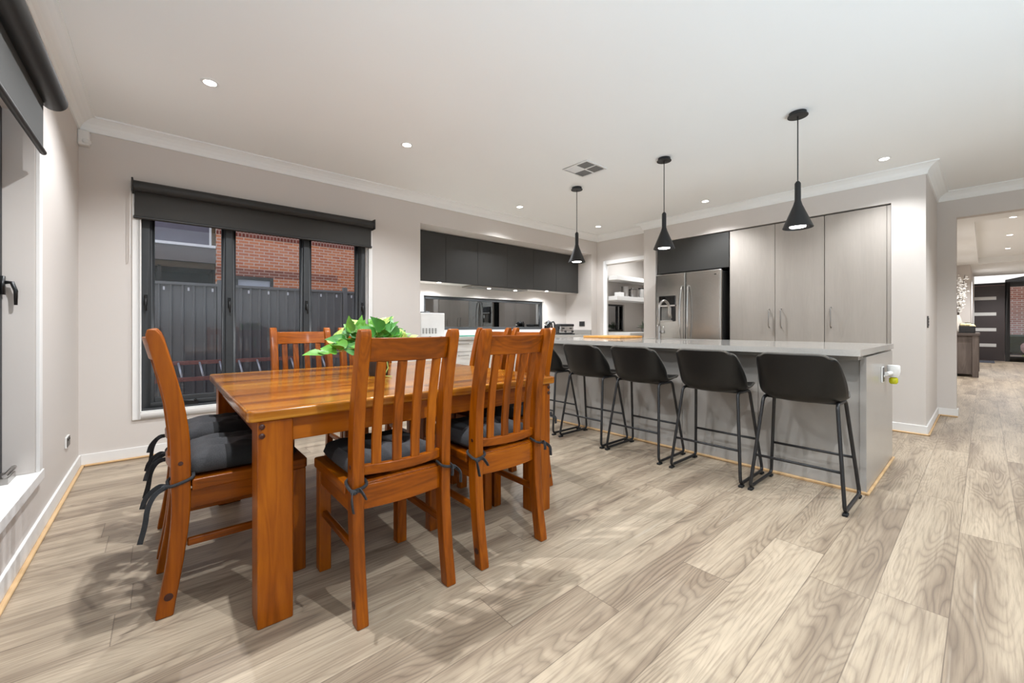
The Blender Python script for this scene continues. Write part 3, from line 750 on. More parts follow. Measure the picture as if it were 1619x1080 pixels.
# power point on island end with air freshener
gp = thing('power_outlet', 'grey power outlet on the end panel of the island', 'outlet', (4.517, IY0, .73))
bx(-.037, .037, -.010, 0, -.058, .058).build('cover_plate', 'white', gp, .003)
bx(-.031, .031, -.013, -.010, -.052, .052).build('switch_face', 'gpo', gp, .001)
mb = MB(); mb.lathe([(.008, -.018), (.008, -.012)], (0, 0, -.012), 12, 1); mb.build('switch_rocker', 'white', gp)
af = thing('air_freshener', 'white plug-in air freshener with yellow-green refill on island end', 'air freshener', (4.70, IY0 - .0, .70))
mb = MB(); mb.tube([(-.12, -.018, .03), (-.06, -.028, .03), (-.02, -.035, .035)], .016, 10); mb.lathe([(.026, .0), (.036, .02), (.040, .05), (.038, .085), (.034, .09)], (0, -.045, 0), 18); o = mb.build('housing', 'white', af); smooth_by_angle(o, 60)
mb = MB(); mb.lathe([(.018, -.052), (.026, -.04), (.026, -.012), (.014, 0)], (0, -.045, 0), 18); o = mb.build('refill_bottle', 'liquid', af); smooth_by_angle(o, 60)

# ------------------------------------------------------------------ bar stools
def make_stool(label, loc, rz):
    t = thing('bar_stool', label, 'stool', loc, rz, 'black bar stools along the island')
    prof = [(.235, .640), (.205, .654), (.12, .640), (.03, .622), (-.07, .614), (-.135, .624), (-.175, .655), (-.200, .71), (-.217, .775), (-.230, .84), (-.240, .895), (-.245, .926)]
    wid = [.165, .190, .210, .222, .228, .230, .230, .227, .222, .215, .203, .176]
    rise = [.004, .008, .016, .030, .046, .058, .060, .046, .026, .010, .0, -.012]
    fwd = [0, 0, 0, .01, .04, .08, .108, .110, .092, .068, .044, .020]
    N = 20; G = []
    # refine profile by catmull
    def cr(A, u):
        i = min(int(u), len(A) - 2); f = u - i; a = A[max(i - 1, 0)]; b = A[i]; c_ = A[i + 1]; d = A[min(i + 2, len(A) - 1)]
        return .5 * (2 * b + (-a + c_) * f + (2 * a - 5 * b + 4 * c_ - d) * f * f + (-a + 3 * b - 3 * c_ + d) * f ** 3)
    K = (len(prof) - 1) * 3
    for i in range(K + 1):
        u = i / 3; row = []
        px, pz, w, ri, fw = cr([p[0] for p in prof], u), cr([p[1] for p in prof], u), cr(wid, u), cr(rise, u), cr(fwd, u)
        for j in range(N + 1):
            v = -1 + 2 * j / N; e = abs(v) ** 2.4
            dip = (-.012 * (1 - v * v) - .016 * max(0, (abs(v) - .5) / .5) ** 2.2) * max(0, (u - 8.5) / 2.5) if u > 8.5 else 0
            row.append((px + fw * e, w * math.sin(v * PI / 2 * .86) / math.sin(PI / 2 * .86), pz + ri * e + dip))
        G.append(row)
    mb = MB(); mb.grid(G); o = mb.build('seat_shell', 'leather', t, 0, True)
    md = o.modifiers.new('thick', 'SOLIDIFY'); md.thickness = .016; md.offset = 0
    rim = [G[i][0] for i in range(K + 1)] + [G[K][j] for j in range(1, N + 1)] + [G[i][N] for i in range(K - 1, -1, -1)] + [G[0][j] for j in range(N - 1, 0, -1)]
    mb = MB(); mb.tube(rim, .0078, 6, True); mb.build('stitched_edge', 'stitch', o, 0, True)
    for sy in (-1, 1):
        yt, yb = sy * .196, sy * .247
        rt, rb_ = (-.115, yt, .612), (-.207, yb, .032); ft, fb = (.10, yt, .612), (.205, yb, .032)
        def arc(a, b, corner, r0, n=5):
            corner = Vector(corner); a = Vector(a); b = Vector(b); p = corner + (a - corner).normalized() * r0; q_ = corner + (b - corner).normalized() * r0
            return [p * (1 - u) ** 2 + corner * 2 * u * (1 - u) + q_ * u * u for u in [k / n for k in range(n + 1)]]
        RB, FB = (-.207, yb, .022), (.205, yb, .022); RT, FT = (-.115, yt, .618), (.10, yt, .618)
        path = [(0, yt, .618)] + arc((0, yt, .618), RB, RT, .035) + arc(RT, FB, RB, .04) + arc(RB, FT, FB, .04) + arc(FB, (0, yt, .618), FT, .035)
        sf = MB(); sf.tube(path, .0105, 10, True); s_ = sf.build('side_frame', 'blackm', t, 0, True)
        for x in (-.192, .185): bx(x - .024, x + .024, yb - .013, yb + .013, 0, .014).build('rubber_foot', 'rubber', s_, .003)
    def legpt(x0, x1, z): return x0 + (x1 - x0) * (z - .022) / (.618 - .022)
    for x0, x1, z, nm in ((-.207, -.115, .235, 'rear_bar'), (.205, .10, .255, 'foot_rail')):
        f = (z - .022) / .596; yy = .247 + (.196 - .247) * f; x = x0 + (x1 - x0) * f
        mb = MB(); mb.tube([(x, -yy, z), (x, yy, z)], .0085, 10); mb.build('crossbar', 'blackm', t, 0, True)
    for x in (-.05, .07):
        mb = MB(); mb.tube([(x, -.196, .616), (x, -.1, .612), (x, .1, .612), (x, .196, .616)], .009, 8); mb.build('seat_support', 'blackm', t, 0, True)
    return t
st = make_stool('black bucket-seat bar stool at the near right end of the island', (3.648, -3.79, 0), 0)
for y, rz, lab in ((-3.237, 0, 'black bucket-seat bar stool second from the near right end of the island'), (-2.642, .0, 'middle black bucket-seat bar stool of the five along the island'), (-2.090, 0, 'black bucket-seat bar stool fourth from the right, beside the dining chairs'), (-1.505, 0, 'black bar stool mostly hidden behind the right-hand dining chairs')):
    dup(st, (3.648, y, 0), rz, lab)

# ------------------------------------------------------------------ pendants
def make_pendant(label, loc):
    t = thing('pendant_light', label, 'lamp', loc, 0, 'black cone pendants above the island')
    o = MB().lathe([(.056, 0), (.056, -.018), (.066, -.024), (.066, -.030)][::-1], (0, 0, 0), 32).build('ceiling_rose', 'blackm', t); smooth_by_angle(o)
    MB().tube([(0, 0, -.03), (0, 0, -.53)], .004, 8).build('cord', 'blackm', t)
    prof = [(.010, -.52), (.020, -.535), (.020, -.665), (.030, -.70), (.099, -.870), (.096, -.872), (.040, -.735), (.030, -.735)]
    o = MB().lathe(prof, (0, 0, 0), 40).build('cone_shade', 'blackm', t); smooth_by_angle(o, 35)
    MB().lathe([(.052, -.858), (.052, -.866)], (0, 0, 0), 28).build('lamp_disc', 'lampsoft', t)
    return t
pn = make_pendant('black cone pendant hanging above the right end of the island', (4.132, -3.635, CH))
dup(pn, (4.147, -2.547, CH), 0, 'middle black cone pendant hanging over the island')
dup(pn, (4.149, -1.46, CH), 0, 'black cone pendant over the far left end of the island')

# ------------------------------------------------------------------ downlights
def make_dl(label, loc):
    t = thing('ceiling_downlight', label, 'downlight', loc, 0, 'recessed downlights in the ceiling')
    o = MB().lathe([(.036, -.004), (.050, -.004), (.053, 0), (.036, 0)], (0, 0, 0), 32, close=False).build('trim_ring', 'white', t); smooth_by_angle(o)
    MB().lathe([(.040, -.0035), (.040, -.0005)], (0, 0, 0), 24).build('lens', 'lamp', t)
    return t
def spot(loc, energy, angle=140, blend=.6, r=.018, col=(.93, .965, 1)):
    l = bpy.data.lights.new('downlight_lamp', 'SPOT'); l.energy = energy; l.spot_size = math.radians(angle); l.spot_blend = blend; l.shadow_soft_size = r; l.color = col
    o = bpy.data.objects.new('downlight_lamp', l); COL.objects.link(o); o.location = loc; return o
E1, E2 = 100, 200
DL = [((.73, -1.21, CH), 'ceiling downlight at upper left above the dining table', E1), ((2.14, -1.205, CH), 'ceiling downlight above the right half of the dining table', E1),
      ((4.153, -.46, CH), 'ceiling downlight before the middle of the black kitchen cupboards', E1), ((5.833, -.484, CH), 'ceiling downlight in the far corner near the pantry opening', 66),
      ((5.80, -2.206, CH), 'ceiling downlight in front of the fridge', E1), ((5.764, -3.925, CH), 'ceiling downlight in front of the tall cupboards at right', 68),
      ((10.9, -4.855, 2.85), 'first ceiling downlight in the hallway tray', E2), ((12.9, -4.872, 2.85), 'second ceiling downlight in the hallway tray', E2), ((15.0, -4.896, 2.85), 'furthest ceiling downlight in the hallway tray', E2)]
d0 = None
for loc, lab, e in DL:
    if d0 is None: d0 = make_dl(lab, loc)
    else: dup(d0, loc, 0, lab)
    kit = 3.5 < loc[0] < 7
    spot((loc[0], loc[1], loc[2] - .02), e * (1.2 if kit else 1), 128 if kit else 140, .9 if kit else .6)
# lamps of the same grid that hang behind or above the picture
for x, y, e in ((.77, -2.67, 155), (2.14, -2.67, 50), (1.5, -4.6, 150), (3.9, -5.6, 80), (5.76, -5.64, 170), (3.0, -7.2, 70)):
    spot((x, y, CH - .02), e)
spot((18.6, -4.9, CH - .02), E2)
# unseen fill spots behind the viewpoint, added to brighten the ceiling from below
for x, y, e in ((.5, -5.9, 215), (1.6, -6.2, 135), (3.2, -6.6, 75)):
    o = spot((x, y, .35), e, 152, .35, .12, (.60, .81, 1)); o.name = 'ceiling_fill_lamp'; o.rotation_euler = (PI, 0, 0)
for y in (-3.635, -2.547, -1.46): spot((4.14, y, CH - .875), 16, 110, .5, .05)
spot((7.15, -.72, CH - .02), 62, 150, .5, .06)

# ------------------------------------------------------------------ ceiling vent, sensor, outlets
vt = thing('ceiling_vent', 'square white ceiling air vent with louvred quarters', 'vent', (3.77, -1.885, CH))
mb = MB(); h = .142
mb.box(-h - .02, h + .02, -h - .02, -h, -.010, 0); mb.box(-h - .02, h + .02, h, h + .02, -.010, 0); mb.box(-h - .02, -h, -h, h, -.010, 0); mb.box(h, h + .02, -h, h, -.010, 0); mb.box(-.008, .008, -h, h, -.009, 0); mb.box(-h, -.008, -.008, .008, -.009, 0); mb.box(.008, h, -.008, .008, -.009, 0)
mb.build('vent_frame', 'white', vt, .002)
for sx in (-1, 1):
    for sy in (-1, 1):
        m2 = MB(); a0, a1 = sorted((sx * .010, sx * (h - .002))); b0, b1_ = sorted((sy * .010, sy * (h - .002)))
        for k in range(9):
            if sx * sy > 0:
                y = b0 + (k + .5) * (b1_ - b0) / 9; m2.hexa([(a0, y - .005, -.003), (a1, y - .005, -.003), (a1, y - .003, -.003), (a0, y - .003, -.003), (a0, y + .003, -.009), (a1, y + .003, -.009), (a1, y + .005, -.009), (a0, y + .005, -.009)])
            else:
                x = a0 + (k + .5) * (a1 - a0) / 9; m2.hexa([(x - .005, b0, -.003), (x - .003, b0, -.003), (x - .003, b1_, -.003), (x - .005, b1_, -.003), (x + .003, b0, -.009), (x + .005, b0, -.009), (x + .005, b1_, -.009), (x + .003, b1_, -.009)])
        m2.build('louvre', 'white' if (sx < 0 and sy > 0) else 'ventdk', vt)  # three quarters coloured grey for shade from the louvre angle, one left white
bx(-h, h, -h, h, -.0025, -.0005).build('vent_backing', 'dark', vt)
pir = thing('motion_sensor', 'white motion sensor in the ceiling corner by the left wall', 'sensor', (.035, -.035, 2.53))
mb = MB(); mb.prism([(-.03, -.035), (-.033, .035), (.035, -.032), (.032, -.035)][:4], 2, -.055, .06)
o = MB().box(-.035, .03, -.03, .035, -.055, .06).build('housing', 'white', pir, .01)
MB().ico((.012, -.012, -.025), .03, 2, (1, 1, .9)).build('lens', 'white', pir, 0, True)
mb.b.free()
o = thing('power_outlet', 'grey power outlet low on the left wall near the corner', 'outlet', (0, -.53, .31))
bx(0, .010, -.058, .058, -.037, .037).build('cover_plate', 'white', o, .003); bx(.010, .013, -.052, .052, -.031, .031).build('switch_face', 'gpo', o, .001)
for y in (-.025, .025): bx(.013, .016, y - .006, y + .006, .01, .022).build('switch_rocker', 'dark', o)
o = thing('power_outlet', 'dark power outlet on the recess side wall above the kitchen bench', 'outlet', (6.27, .21, 1.13))
bx(-.010, 0, -.062, .062, -.045, .045).build('cover_plate', 'gpo', o, .003); bx(-.013, -.010, -.05, .05, -.034, .034).build('switch_face', 'dark', o, .001)
o = thing('light_switch', 'dark switch panel on the wall end beside the tall cupboards', 'switch', (6.39, -4.175, 1.13))
bx(-.037, .037, -.010, 0, -.06, .06).build('cover_plate', 'gpo', o, .003)
for z in (-.03, .0, .03): bx(-.02, .02, -.013, -.010, z - .01, z + .01).build('switch_rocker', 'dark', o, .001)

# ------------------------------------------------------------------ kitchen recess
seams = [2.915, 3.452, 3.993, 4.56, 5.123, 5.669, 6.25]
ordn = ['first black overhead kitchen cupboard from the left', 'second black overhead kitchen cupboard from the left', 'third black overhead kitchen cupboard, left of the rangehood centre', 'fourth black overhead kitchen cupboard, right of the rangehood centre', 'fifth black overhead kitchen cupboard from the left', 'last black overhead kitchen cupboard beside the recess side wall']
for k in range(6):
    a, b = seams[k], seams[k + 1]
    t = thing('overhead_cupboard', ordn[k], 'cupboard', ((a + b) / 2, .285, 1.69), 0, 'black overhead kitchen cupboards'); w = (b - a) / 2
    bx(-w, w, .02, .312, 0.0, .664).build('carcass', 'whitecab', t)
    bx(-w + .0015, w - .0015, 0, .018, -.004, .664).build('door', 'blackcab', t, .0015)
rh = thing('rangehood', 'slim grey rangehood set under the black overhead cupboards', 'rangehood', (4.45, .42, 1.69))
bx(-.55, .55, -.12, .14, -.028, -.006).build('hood_body', 'nickel', rh, .003); bx(-.5, .5, -.09, .11, -.031, -.028).build('filter', 'ventdk', rh)
u0 = None
for x, lab in ((3.37, 'small under-cupboard light at the left end above the microwave'), (4.23, 'under-cupboard light left of centre above the splashback window'), (4.76, 'under-cupboard light right of centre above the splashback window'), (5.47, 'under-cupboard light above the kettle')):
    y = .325
    if x in (4.23, 4.76): y = .325
    z = 1.69 - (.031 if x in (4.23, 4.76) else 0)
    if u0 is None:
        u0 = thing('under_cupboard_light', lab, 'light', (x, y, z), 0, 'lights under the overhead cupboards')
        MB().lathe([(.032, -.004), (.032, 0)], (0, 0, 0), 20).build('trim_ring', 'white', u0); MB().lathe([(.026, -.007), (.026, -.004)], (0, 0, 0), 20).build('lens', 'lamp', u0)
    else: dup(u0, (x, y, z), 0, lab)
    spot((x, y, z - .015), 36, 155, .6, .025)
# benches
bn = thing('base_cabinet', 'white kitchen base cabinets with drawers under the splashback window', 'cabinet', (4.59, .3, 0))
def bp(mb, name, mat, bevel=0, parent=None):
    o = mb.build(name, mat, parent or bn, bevel)
    if parent is None: o.location = (-4.59, -.3, 0)
    return o
bp(bx(2.915, 6.265, .03, .595, .10, .90), 'carcass', 'whitecab'); bp(bx(2.915, 6.265, .06, .1, 0, .10), 'kickboard', 'whitecab')
edges = [2.915, 3.75, 4.2, 5.0, 5.6, 6.265]
for a, b in zip(edges, edges[1:]):
    for z0, z1 in ((.105, .49), (.494, .74), (.744, .896)):
        d = bp(bx(a + .002, b - .002, .01, .028, z0, z1), 'drawer', 'whitecab', .002)
        xc = (a + b) / 2 + (.22 if a < 3 else 0); mb = MB(); zt = z1 - .045
        mb.tube([(xc - .075, .01, zt), (xc - .075, -.018, zt), (xc + .075, -.018, zt), (xc + .075, .01, zt)], .006, 8); mb.build('handle', 'nickel', d)
tag(bx(2.915, 6.265, -.01, .597, .90, .94).build('kitchen_benchtop', 'stone', None, .002), 'grey stone benchtop running under the splashback window', 'countertop')
tag(bx(6.252, 6.268, .0, .595, .941, 1.02).build('bench_upstand', 'stonedk', None, .002), 'low grey stone upstand on the recess side wall', 'upstand')
mw = thing('microwave', 'white microwave oven at left end of the kitchen bench', 'microwave', (3.165, .30, .94))
bx(-.22, .175, -.17, .19, .012, .318).build('housing', 'white', mw, .006)
mb = MB()
for k in range(5):
    for j in range(6): mb.box(-.155 + k * .045, -.128 + k * .045, -.172, -.169, .052 + j * .012, .059 + j * .012)
mb.build('vent_grille', 'ventdk', mw)
for x in (-.18, .14):
    for y in (-.14, .15): MB().lathe([(.012, 0), (.012, .013)], (x, y, 0), 10).build('foot', 'rubber', mw)
rm = thing('black_gadget', 'small flat black gadget lying on top of the white microwave', 'gadget', (3.08, .25, 1.259))
bx(-.075, .075, -.05, .05, 0, .018).build('case', 'dark', rm, .006); mb = MB(); mb.tube([(.05, 0, .02), (.085, -.02, .024), (.11, .01, .012)], .005, 6); mb.build('cable', 'dark', rm)
ck = thing('cooktop', 'black glass cooktop set in the bench below the rangehood', 'cooktop', (4.45, .31, .94))
bx(-.40, .40, -.24, .22, 0, .006).build('glass_plate', 'blackgl', ck, .002)
mb = MB()
for x, y, r in ((-.22, -.1, .09), (-.22, .1, .07), (.2, -.1, .07), (.2, .1, .09)):
    mb.lathe([(r, .0061), (r + .004, .0065), (r + .004, .0061)], (x, y, 0), 32, close=False)
mb.build('ring_marking', 'ventdk', ck)
tag(bx(3.68, 4.03, .26, .52, .9405, .958).build('glass_board', 'teal', None, .004), 'teal glass chopping board on the bench beside the microwave', 'board')
kt = thing('kettle', 'black and steel electric kettle on the bench beside the toaster', 'kettle', (5.49, .3, .94))
MB().lathe([(.078, 0), (.082, .006), (.082, .018), (.07, .022)], (0, 0, 0), 28).build('base', 'dark', kt)
o = MB().lathe([(.074, .022), (.078, .05), (.074, .13), (.062, .195), (.055, .205)], (0, 0, 0), 32).build('jug', 'blackgl', kt); smooth_by_angle(o, 60)
o = MB().lathe([(.056, .205), (.05, .222), (.02, .232), (.012, .245), (.004, .247)], (0, 0, 0), 28).build('lid', 'dark', kt); smooth_by_angle(o, 60)
mb = MB(); mb.tube([(.055, -.01, .21), (.10, -.02, .225), (.125, -.025, .19), (.122, -.025, .12), (.105, -.02, .07), (.07, -.01, .05)], [.011, .012, .012, .011, .010, .009], 10); mb.build('handle', 'dark', kt, 0, True)
mb = MB(); mb.hexa([(-.06, -.02, .15), (-.10, -.008, .195), (-.10, .008, .195), (-.06, .02, .15), (-.05, -.02, .2), (-.095, -.008, .205), (-.095, .008, .205), (-.05, .02, .2)]); mb.build('spout', 'chrome', kt)
mb = MB(); mb.box(-.03, -.018, -.079, -.07, .05, .17); mb.build('water_gauge', 'chrome', kt)
to = thing('toaster', 'black and chrome four-slice toaster on the bench below the dark outlet', 'toaster', (5.875, .29, .94), -.25)
bx(-.16, .16, -.10, .10, 0, .022).build('base', 'dark', to, .008)
bx(-.145, .145, -.09, .09, .022, .155).build('body', 'chrome', to, .025, seg=4)
bx(-.15, .15, -.094, .094, .14, .185).build('top_cover', 'dark', to, .012)
for x in (-.075, .075):
    for y in (-.03, .03): bx(x - .06, x + .06, y - .012, y + .012, .185, .187).build('bread_slot', 'blackgl', to)
for x in (-.075, .075):
    bx(x - .014, x + .014, -.108, -.09, .10, .12).build('lever', 'dark', to, .004)
    MB().lathe([(.018, -.102), (.016, -.09)], (x + .04, 0, .055), 16, 1).build('dial', 'dark', to)
for x in (-.152, .152): bx(x - .004, x + .004, -.05, .05, .03, .14).build('end_cap', 'dark', to, .003)

# ------------------------------------------------------------------ pantry
def shelf(z0, z1, lab): return tag(bx(6.56, 7.945, -.34, -.002, z0, z1).build('pantry_shelf', 'trim', None, .003), lab, 'shelf', 'white pantry shelves')
shelf(1.912, 1.99, 'upper thick white shelf inside the pantry'); shelf(1.55, 1.625, 'lower thick white shelf inside the pantry holding pots')
pb = thing('pantry_bench', 'white bench with cupboards inside the pantry under its window', 'bench', (7.25, -.3, 0))
bx(-.69, .69, -.28, .295, 0, .935).build('carcass', 'whitecab', pb, .002); bx(-.69, .695, -.30, .295, .935, .975).build('benchtop', 'trim', pb, .002)
o = MB().box(6.70, 6.83, -.30, -.18, 1.626, 1.70).build('storage_box', 'white', None, .006); tag(o, 'small white box at left on the lower pantry shelf', 'box')
cn = thing('canister', 'tall steel canister on the lower pantry shelf', 'canister', (6.97, -.22, 1.626))
o = MB().lathe([(.07, 0), (.075, .01), (.066, .03), (.066, .17)], (0, 0, 0), 28).build('body', 'silverpot', cn); smooth_by_angle(o); o = MB().lathe([(.068, .17), (.068, .19), (.03, .2)], (0, 0, 0), 28).build('lid', 'silverpot', cn); smooth_by_angle(o)
po = thing('cooking_pot', 'steel cooking pot with lid beside the canister on the pantry shelf', 'pot', (7.25, -.2, 1.626))
o = MB().lathe([(.10, 0), (.115, .012), (.12, .14), (.123, .145)], (0, 0, 0), 32).build('body', 'silverpot', po); smooth_by_angle(o); o = MB().lathe([(.122, .145), (.10, .158), (.03, .168), (.018, .172), (.018, .19), (.004, .192)], (0, 0, 0), 32).build('lid', 'silverpot', po); smooth_by_angle(o)
for sx in (-1, 1): MB().tube([(sx * .118, -.03, .11), (sx * .15, -.025, .115), (sx * .15, .025, .115), (sx * .118, .03, .11)], .006, 8).build('handle', 'silverpot', po)
jr = thing('glass_jug', 'clear jug with black rim right of the pot on the pantry shelf', 'jug', (7.45, -.26, 1.626))
o = MB().lathe([(.05, 0), (.055, .01), (.05, .17), (.047, .17), (.05, .012)], (0, 0, 0), 24).build('body', 'frost', jr); smooth_by_angle(o); MB().lathe([(.052, .17), (.056, .185), (.048, .19)], (0, 0, 0), 24).build('rim', 'dark', jr)
mb = MB(); mb.tube([(.05, 0, .165), (.09, 0, .16), (.09, 0, .07), (.052, 0, .05)], .007, 8); mb.build('handle', 'dark', jr)
sp = thing('spiky_plant', 'grey green spiky potted plant on the pantry bench', 'plant', (7.50, -.30, .976))
o = MB().lathe([(.045, 0), (.055, .07), (.05, .07), (.048, .06)], (0, 0, 0), 20).build('pot', 'ventdk', sp)
mb = MB(); r2 = random.Random(3)
for k in range(46):
    a = r2.uniform(0, 2 * PI); e = r2.uniform(.35, 1.3); d = Vector((math.cos(a) * math.cos(e), math.sin(a) * math.cos(e), math.sin(e)))
    mb.leaf((0, 0, .065), d, (0, 0, 1) if e < 1 else (math.cos(a), math.sin(a), .2), r2.uniform(.11, .17), .012, .25)
mb.build('foliage', 'greypot', sp)

# ------------------------------------------------------------------ fridge and tall cupboards
fr = thing('fridge', 'stainless steel French-door fridge with water dispenser in its alcove', 'fridge', (6.45, -1.80, 0))
FX = -.36; FW = .47
bx(-.27, .45, -FW, FW, .02, 1.835).build('cabinet', 'dark', fr, .004)
def fdoor(y0, y1, z0, z1, hole=None):
    """door with gently bowed front"""
    mb = MB(); n = 14; R = []
    yc = 0
    for i in range(n + 1):
        y = y0 + (y1 - y0) * i / n
        b = -.018 * (1 - (y / FW) ** 2)
        R.append([mb.b.verts.new((x, y, z)) for x, z in ((FX + .03 + b, z0), (FX + .03 + b, z1), (-.275, z1), (-.275, z0))])
    for i in range(n):
        for k in range(4): mb.b.faces.new([R[i][k], R[i][(k + 1) % 4], R[i + 1][(k + 1) % 4], R[i + 1][k]])
    mb.b.faces.new(R[0]); mb.b.faces.new(R[-1][::-1]); return mb
yL = .010
dl_ = fdoor(yL, FW, .74, 1.85).build('door', 'steel', fr, .010)
dr_ = fdoor(-FW, yL - .006, .74, 1.85).build('door', 'steel', fr, .010)
fdoor(-FW, FW, .05, .73).build('freezer_drawer', 'steel', fr, .010)
def fhandle(y, par):
    mb = MB(); pts = []
    for k in range(15):
        u = k / 14; z = .80 + .86 * u; b = math.sin(PI * u); pts.append((FX - .005 - .055 * b ** .6, y + .012 * (1 if y > 0 else -1) * b, z))
    mb.tube(pts, .013, 12); o = mb.build('handle', 'chrome', par, 0, True); return o
fhandle(.048, dl_); fhandle(-.040, dr_)
# dispenser
bx(FX - .0, FX + .06, .155, .405, 1.16, 1.53).build('dispenser', 'dark', dl_, .003)
bx(FX - .004, FX, .165, .395, 1.40, 1.525).build('control_panel', 'blackgl', dl_, .001)
bx(FX - .012, FX - .002, .15, .41, 1.375, 1.398).build('dispenser_bar', 'chrome', dl_, .003)
bx(FX - .004, FX, .21, .36, 1.17, 1.37).build('dispenser_bay', 'ventdk', dl_, .001)
bx(FX - .022, FX - .003, .20, .25, 1.27, 1.35).build('dispenser_lever', 'chrome', dl_, .004)
bx(FX - .02, FX, .18, .39, 1.155, 1.17).build('drip_tray', 'steel', dl_, .003)
bx(FX + .024, FX + .0275, -.415, -.325, 1.782, 1.792).build('badge', 'dark', dr_)
oc = thing('overfridge_cupboard', 'black cupboard above the stainless fridge', 'cupboard', (6.27, -1.798, 1.885))
bx(.02, .6, -.515, .515, 0, .475).build('carcass', 'blackcab', oc); bx(0, .018, -.515, .515, 0, .478).build('door', 'blackcab', oc, .0015)
def tall(y0, y1, doors, label):
    yc = (y0 + y1) / 2; t = thing('tall_cupboard', label, 'cupboard', (6.262, yc, 0), 0, 'tall pale cupboards right of the fridge')
    bx(.02, .60, y0 - yc, y1 - yc, 0, 2.355).build('carcass', 'tallcab', t)
    for a, b, hy in doors:
        d = bx(0, .018, a - yc + .0015, b - yc - .0015, .09, 2.355).build('door', 'tallcab', t, .0015)
        h = MB(); y = hy - yc; h.tube([(0, y, 1.30), (-.03, y, 1.285), (-.034, y, 1.27), (-.034, y, 1.10), (-.03, y, 1.085), (0, y, 1.07)], .0065, 10); h.build('handle', 'nickel', d, 0, True)
    return t
tall(-3.353, -2.326, [(-2.855, -2.326, -2.795), (-3.353, -2.857, -2.925)], 'tall pale two-door cupboard right of the fridge')
tall(-3.885, -3.357, [(-3.885, -3.357, -3.415)], 'tall pale single-door cupboard next to the wall end')
fl = MB(); fl.box(6.262, 6.85, -3.917, -3.888, 0, 2.355)
tag(fl.build('filler_panel', 'tallcab', None, .001), 'narrow pale filler strip between tall cupboard and wall end', 'panel')

# ------------------------------------------------------------------ hallway
d1 = sthing('door_1', 'dark front door with four frosted strips')
bx(20.22, 20.27, -4.96, -4.335, .01, 2.36).build('door_leaf', 'door', d1, .004)
for z in (1.965, 1.47, .98, .49): bx(20.212, 20.222, -4.79, -4.34, z - .05, z + .05).build('glass_strip', 'frost', d1)
mb = MB(); mb.box(20.205, 20.33, -5.06, -4.965, 0, 2.44); mb.box(20.205, 20.33, -4.965, -4.312, 2.37, 2.44); mb.box(20.205, 20.33, -6.2, -5.06, 2.30, 2.44); mb.box(20.205, 20.33, -6.2, -5.06, 0, .16); mb.box(20.205, 20.33, -6.2, -6.1, .16, 2.30)
mb.build('frame', 'dark', d1, .004)
w5 = sthing('window_5', 'sidelight pane right of the front door'); bx(20.27, 20.276, -6.1, -5.06, .16, 2.30).build('pane', 'glass', w5)
w6 = sthing('window_6', 'transom pane over the front door'); bx(20.27, 20.276, -6.2, -4.33, 2.44, 2.685).build('pane', 'glass', w6)
o = MB().box(20.2, 20.23, -4.335, -4.315, 0, 2.69); struct(o, 'trim_16', 'trim', 'white front door jamb')
sb = thing('sideboard', 'weathered grey brown sideboard standing against the hallway wall', 'sideboard', (14.5, -4.2, 0))
L0, L1, D0, D1_ = -.95, .95, -.273, .26
bx(L0 - .02, L1 + .02, D0 - .01, D1_ + .01, .885, .94).build('top', 'console', sb, .004)
bx(L0 + .03, L1 - .03, D0 + .03, D1_ - .01, .06, .885).build('carcass', 'consolez', sb, .003)
for x in (L0, L1 - .09):
    for y in (D0, D1_ - .09): bx(x, x + .09, y, y + .09, 0, .885).build('leg', 'consolez', sb, .004)
for k in range(3):
    x = L0 + .1 + k * .57; d = bx(x + .005, x + .565, D0 + .012, D0 + .03, .1, .85).build('door', 'consolez', sb, .003)
vs = thing('vase', 'white ceramic vase holding blossom branches on the hallway sideboard', 'vase', (14.12, -4.125, .94))
o = MB().lathe([(.07, 0), (.10, .03), (.115, .16), (.085, .32), (.06, .40), (.05, .40), (.07, .3)], (0, 0, 0), 28).build('body', 'ceramic', vs); smooth_by_angle(o, 60)
bl = thing('blossom_branches', 'white blossom branches standing in the white hallway vase', 'flowers', (14.12, -4.125, 1.30))
tw_ = MB(); fl_ = MB(); r3 = random.Random(11)
for k in range(12):
    dx, dy = r3.uniform(-.18, .18), r3.uniform(-.16, .1); H_ = r3.uniform(.55, .95); pts = [(dx * u * .15 + r3.uniform(-.01, .01), dy * u * .9 - .01, -.2 * (1 - u) + H_ * u) for u in [i / 6 for i in range(7)]]
    tw_.tube(pts, [.007 - .0008 * i for i in range(7)], 5)
    for j in range(26):
        u = r3.uniform(.42, 1); p = Vector((dx * u * .15, dy * u * .9 - .01, -.2 * (1 - u) + H_ * u)) + Vector((r3.uniform(-.06, .06), r3.uniform(-.06, .06), r3.uniform(-.05, .05)))
        fl_.ico(p, r3.uniform(.014, .026), 1, (1, 1, .7), .2)
tw_.build('twig', 'twig', bl); fl_.build('blossom', 'blossom', bl)
bk_ = thing('basket', 'low black basket on the hallway sideboard beside the vase', 'basket', (13.72, -4.31, .94))
mb = MB(); mb.box(-.14, .14, -.115, .12, 0, .015); mb.box(-.14, -.125, -.115, .12, .015, .15); mb.box(.125, .14, -.115, .12, .015, .15); mb.box(-.125, .125, -.115, -.1, .015, .15); mb.box(-.125, .125, .105, .12, .015, .15); mb.build('body', 'basket', bk_, .006)
mb = MB(); mb.tube([(0, -.11, .14), (0, -.09, .20), (0, 0, .225), (0, .1, .2), (0, .115, .14)], .008, 8); mb.build('handle', 'basket', bk_)
mb = MB()
for k in range(16): mb.ico((r3.uniform(-.1, .1), r3.uniform(-.08, .09), .12 + r3.uniform(0, .07)), .05, 2, (1, 1, .7), .08)
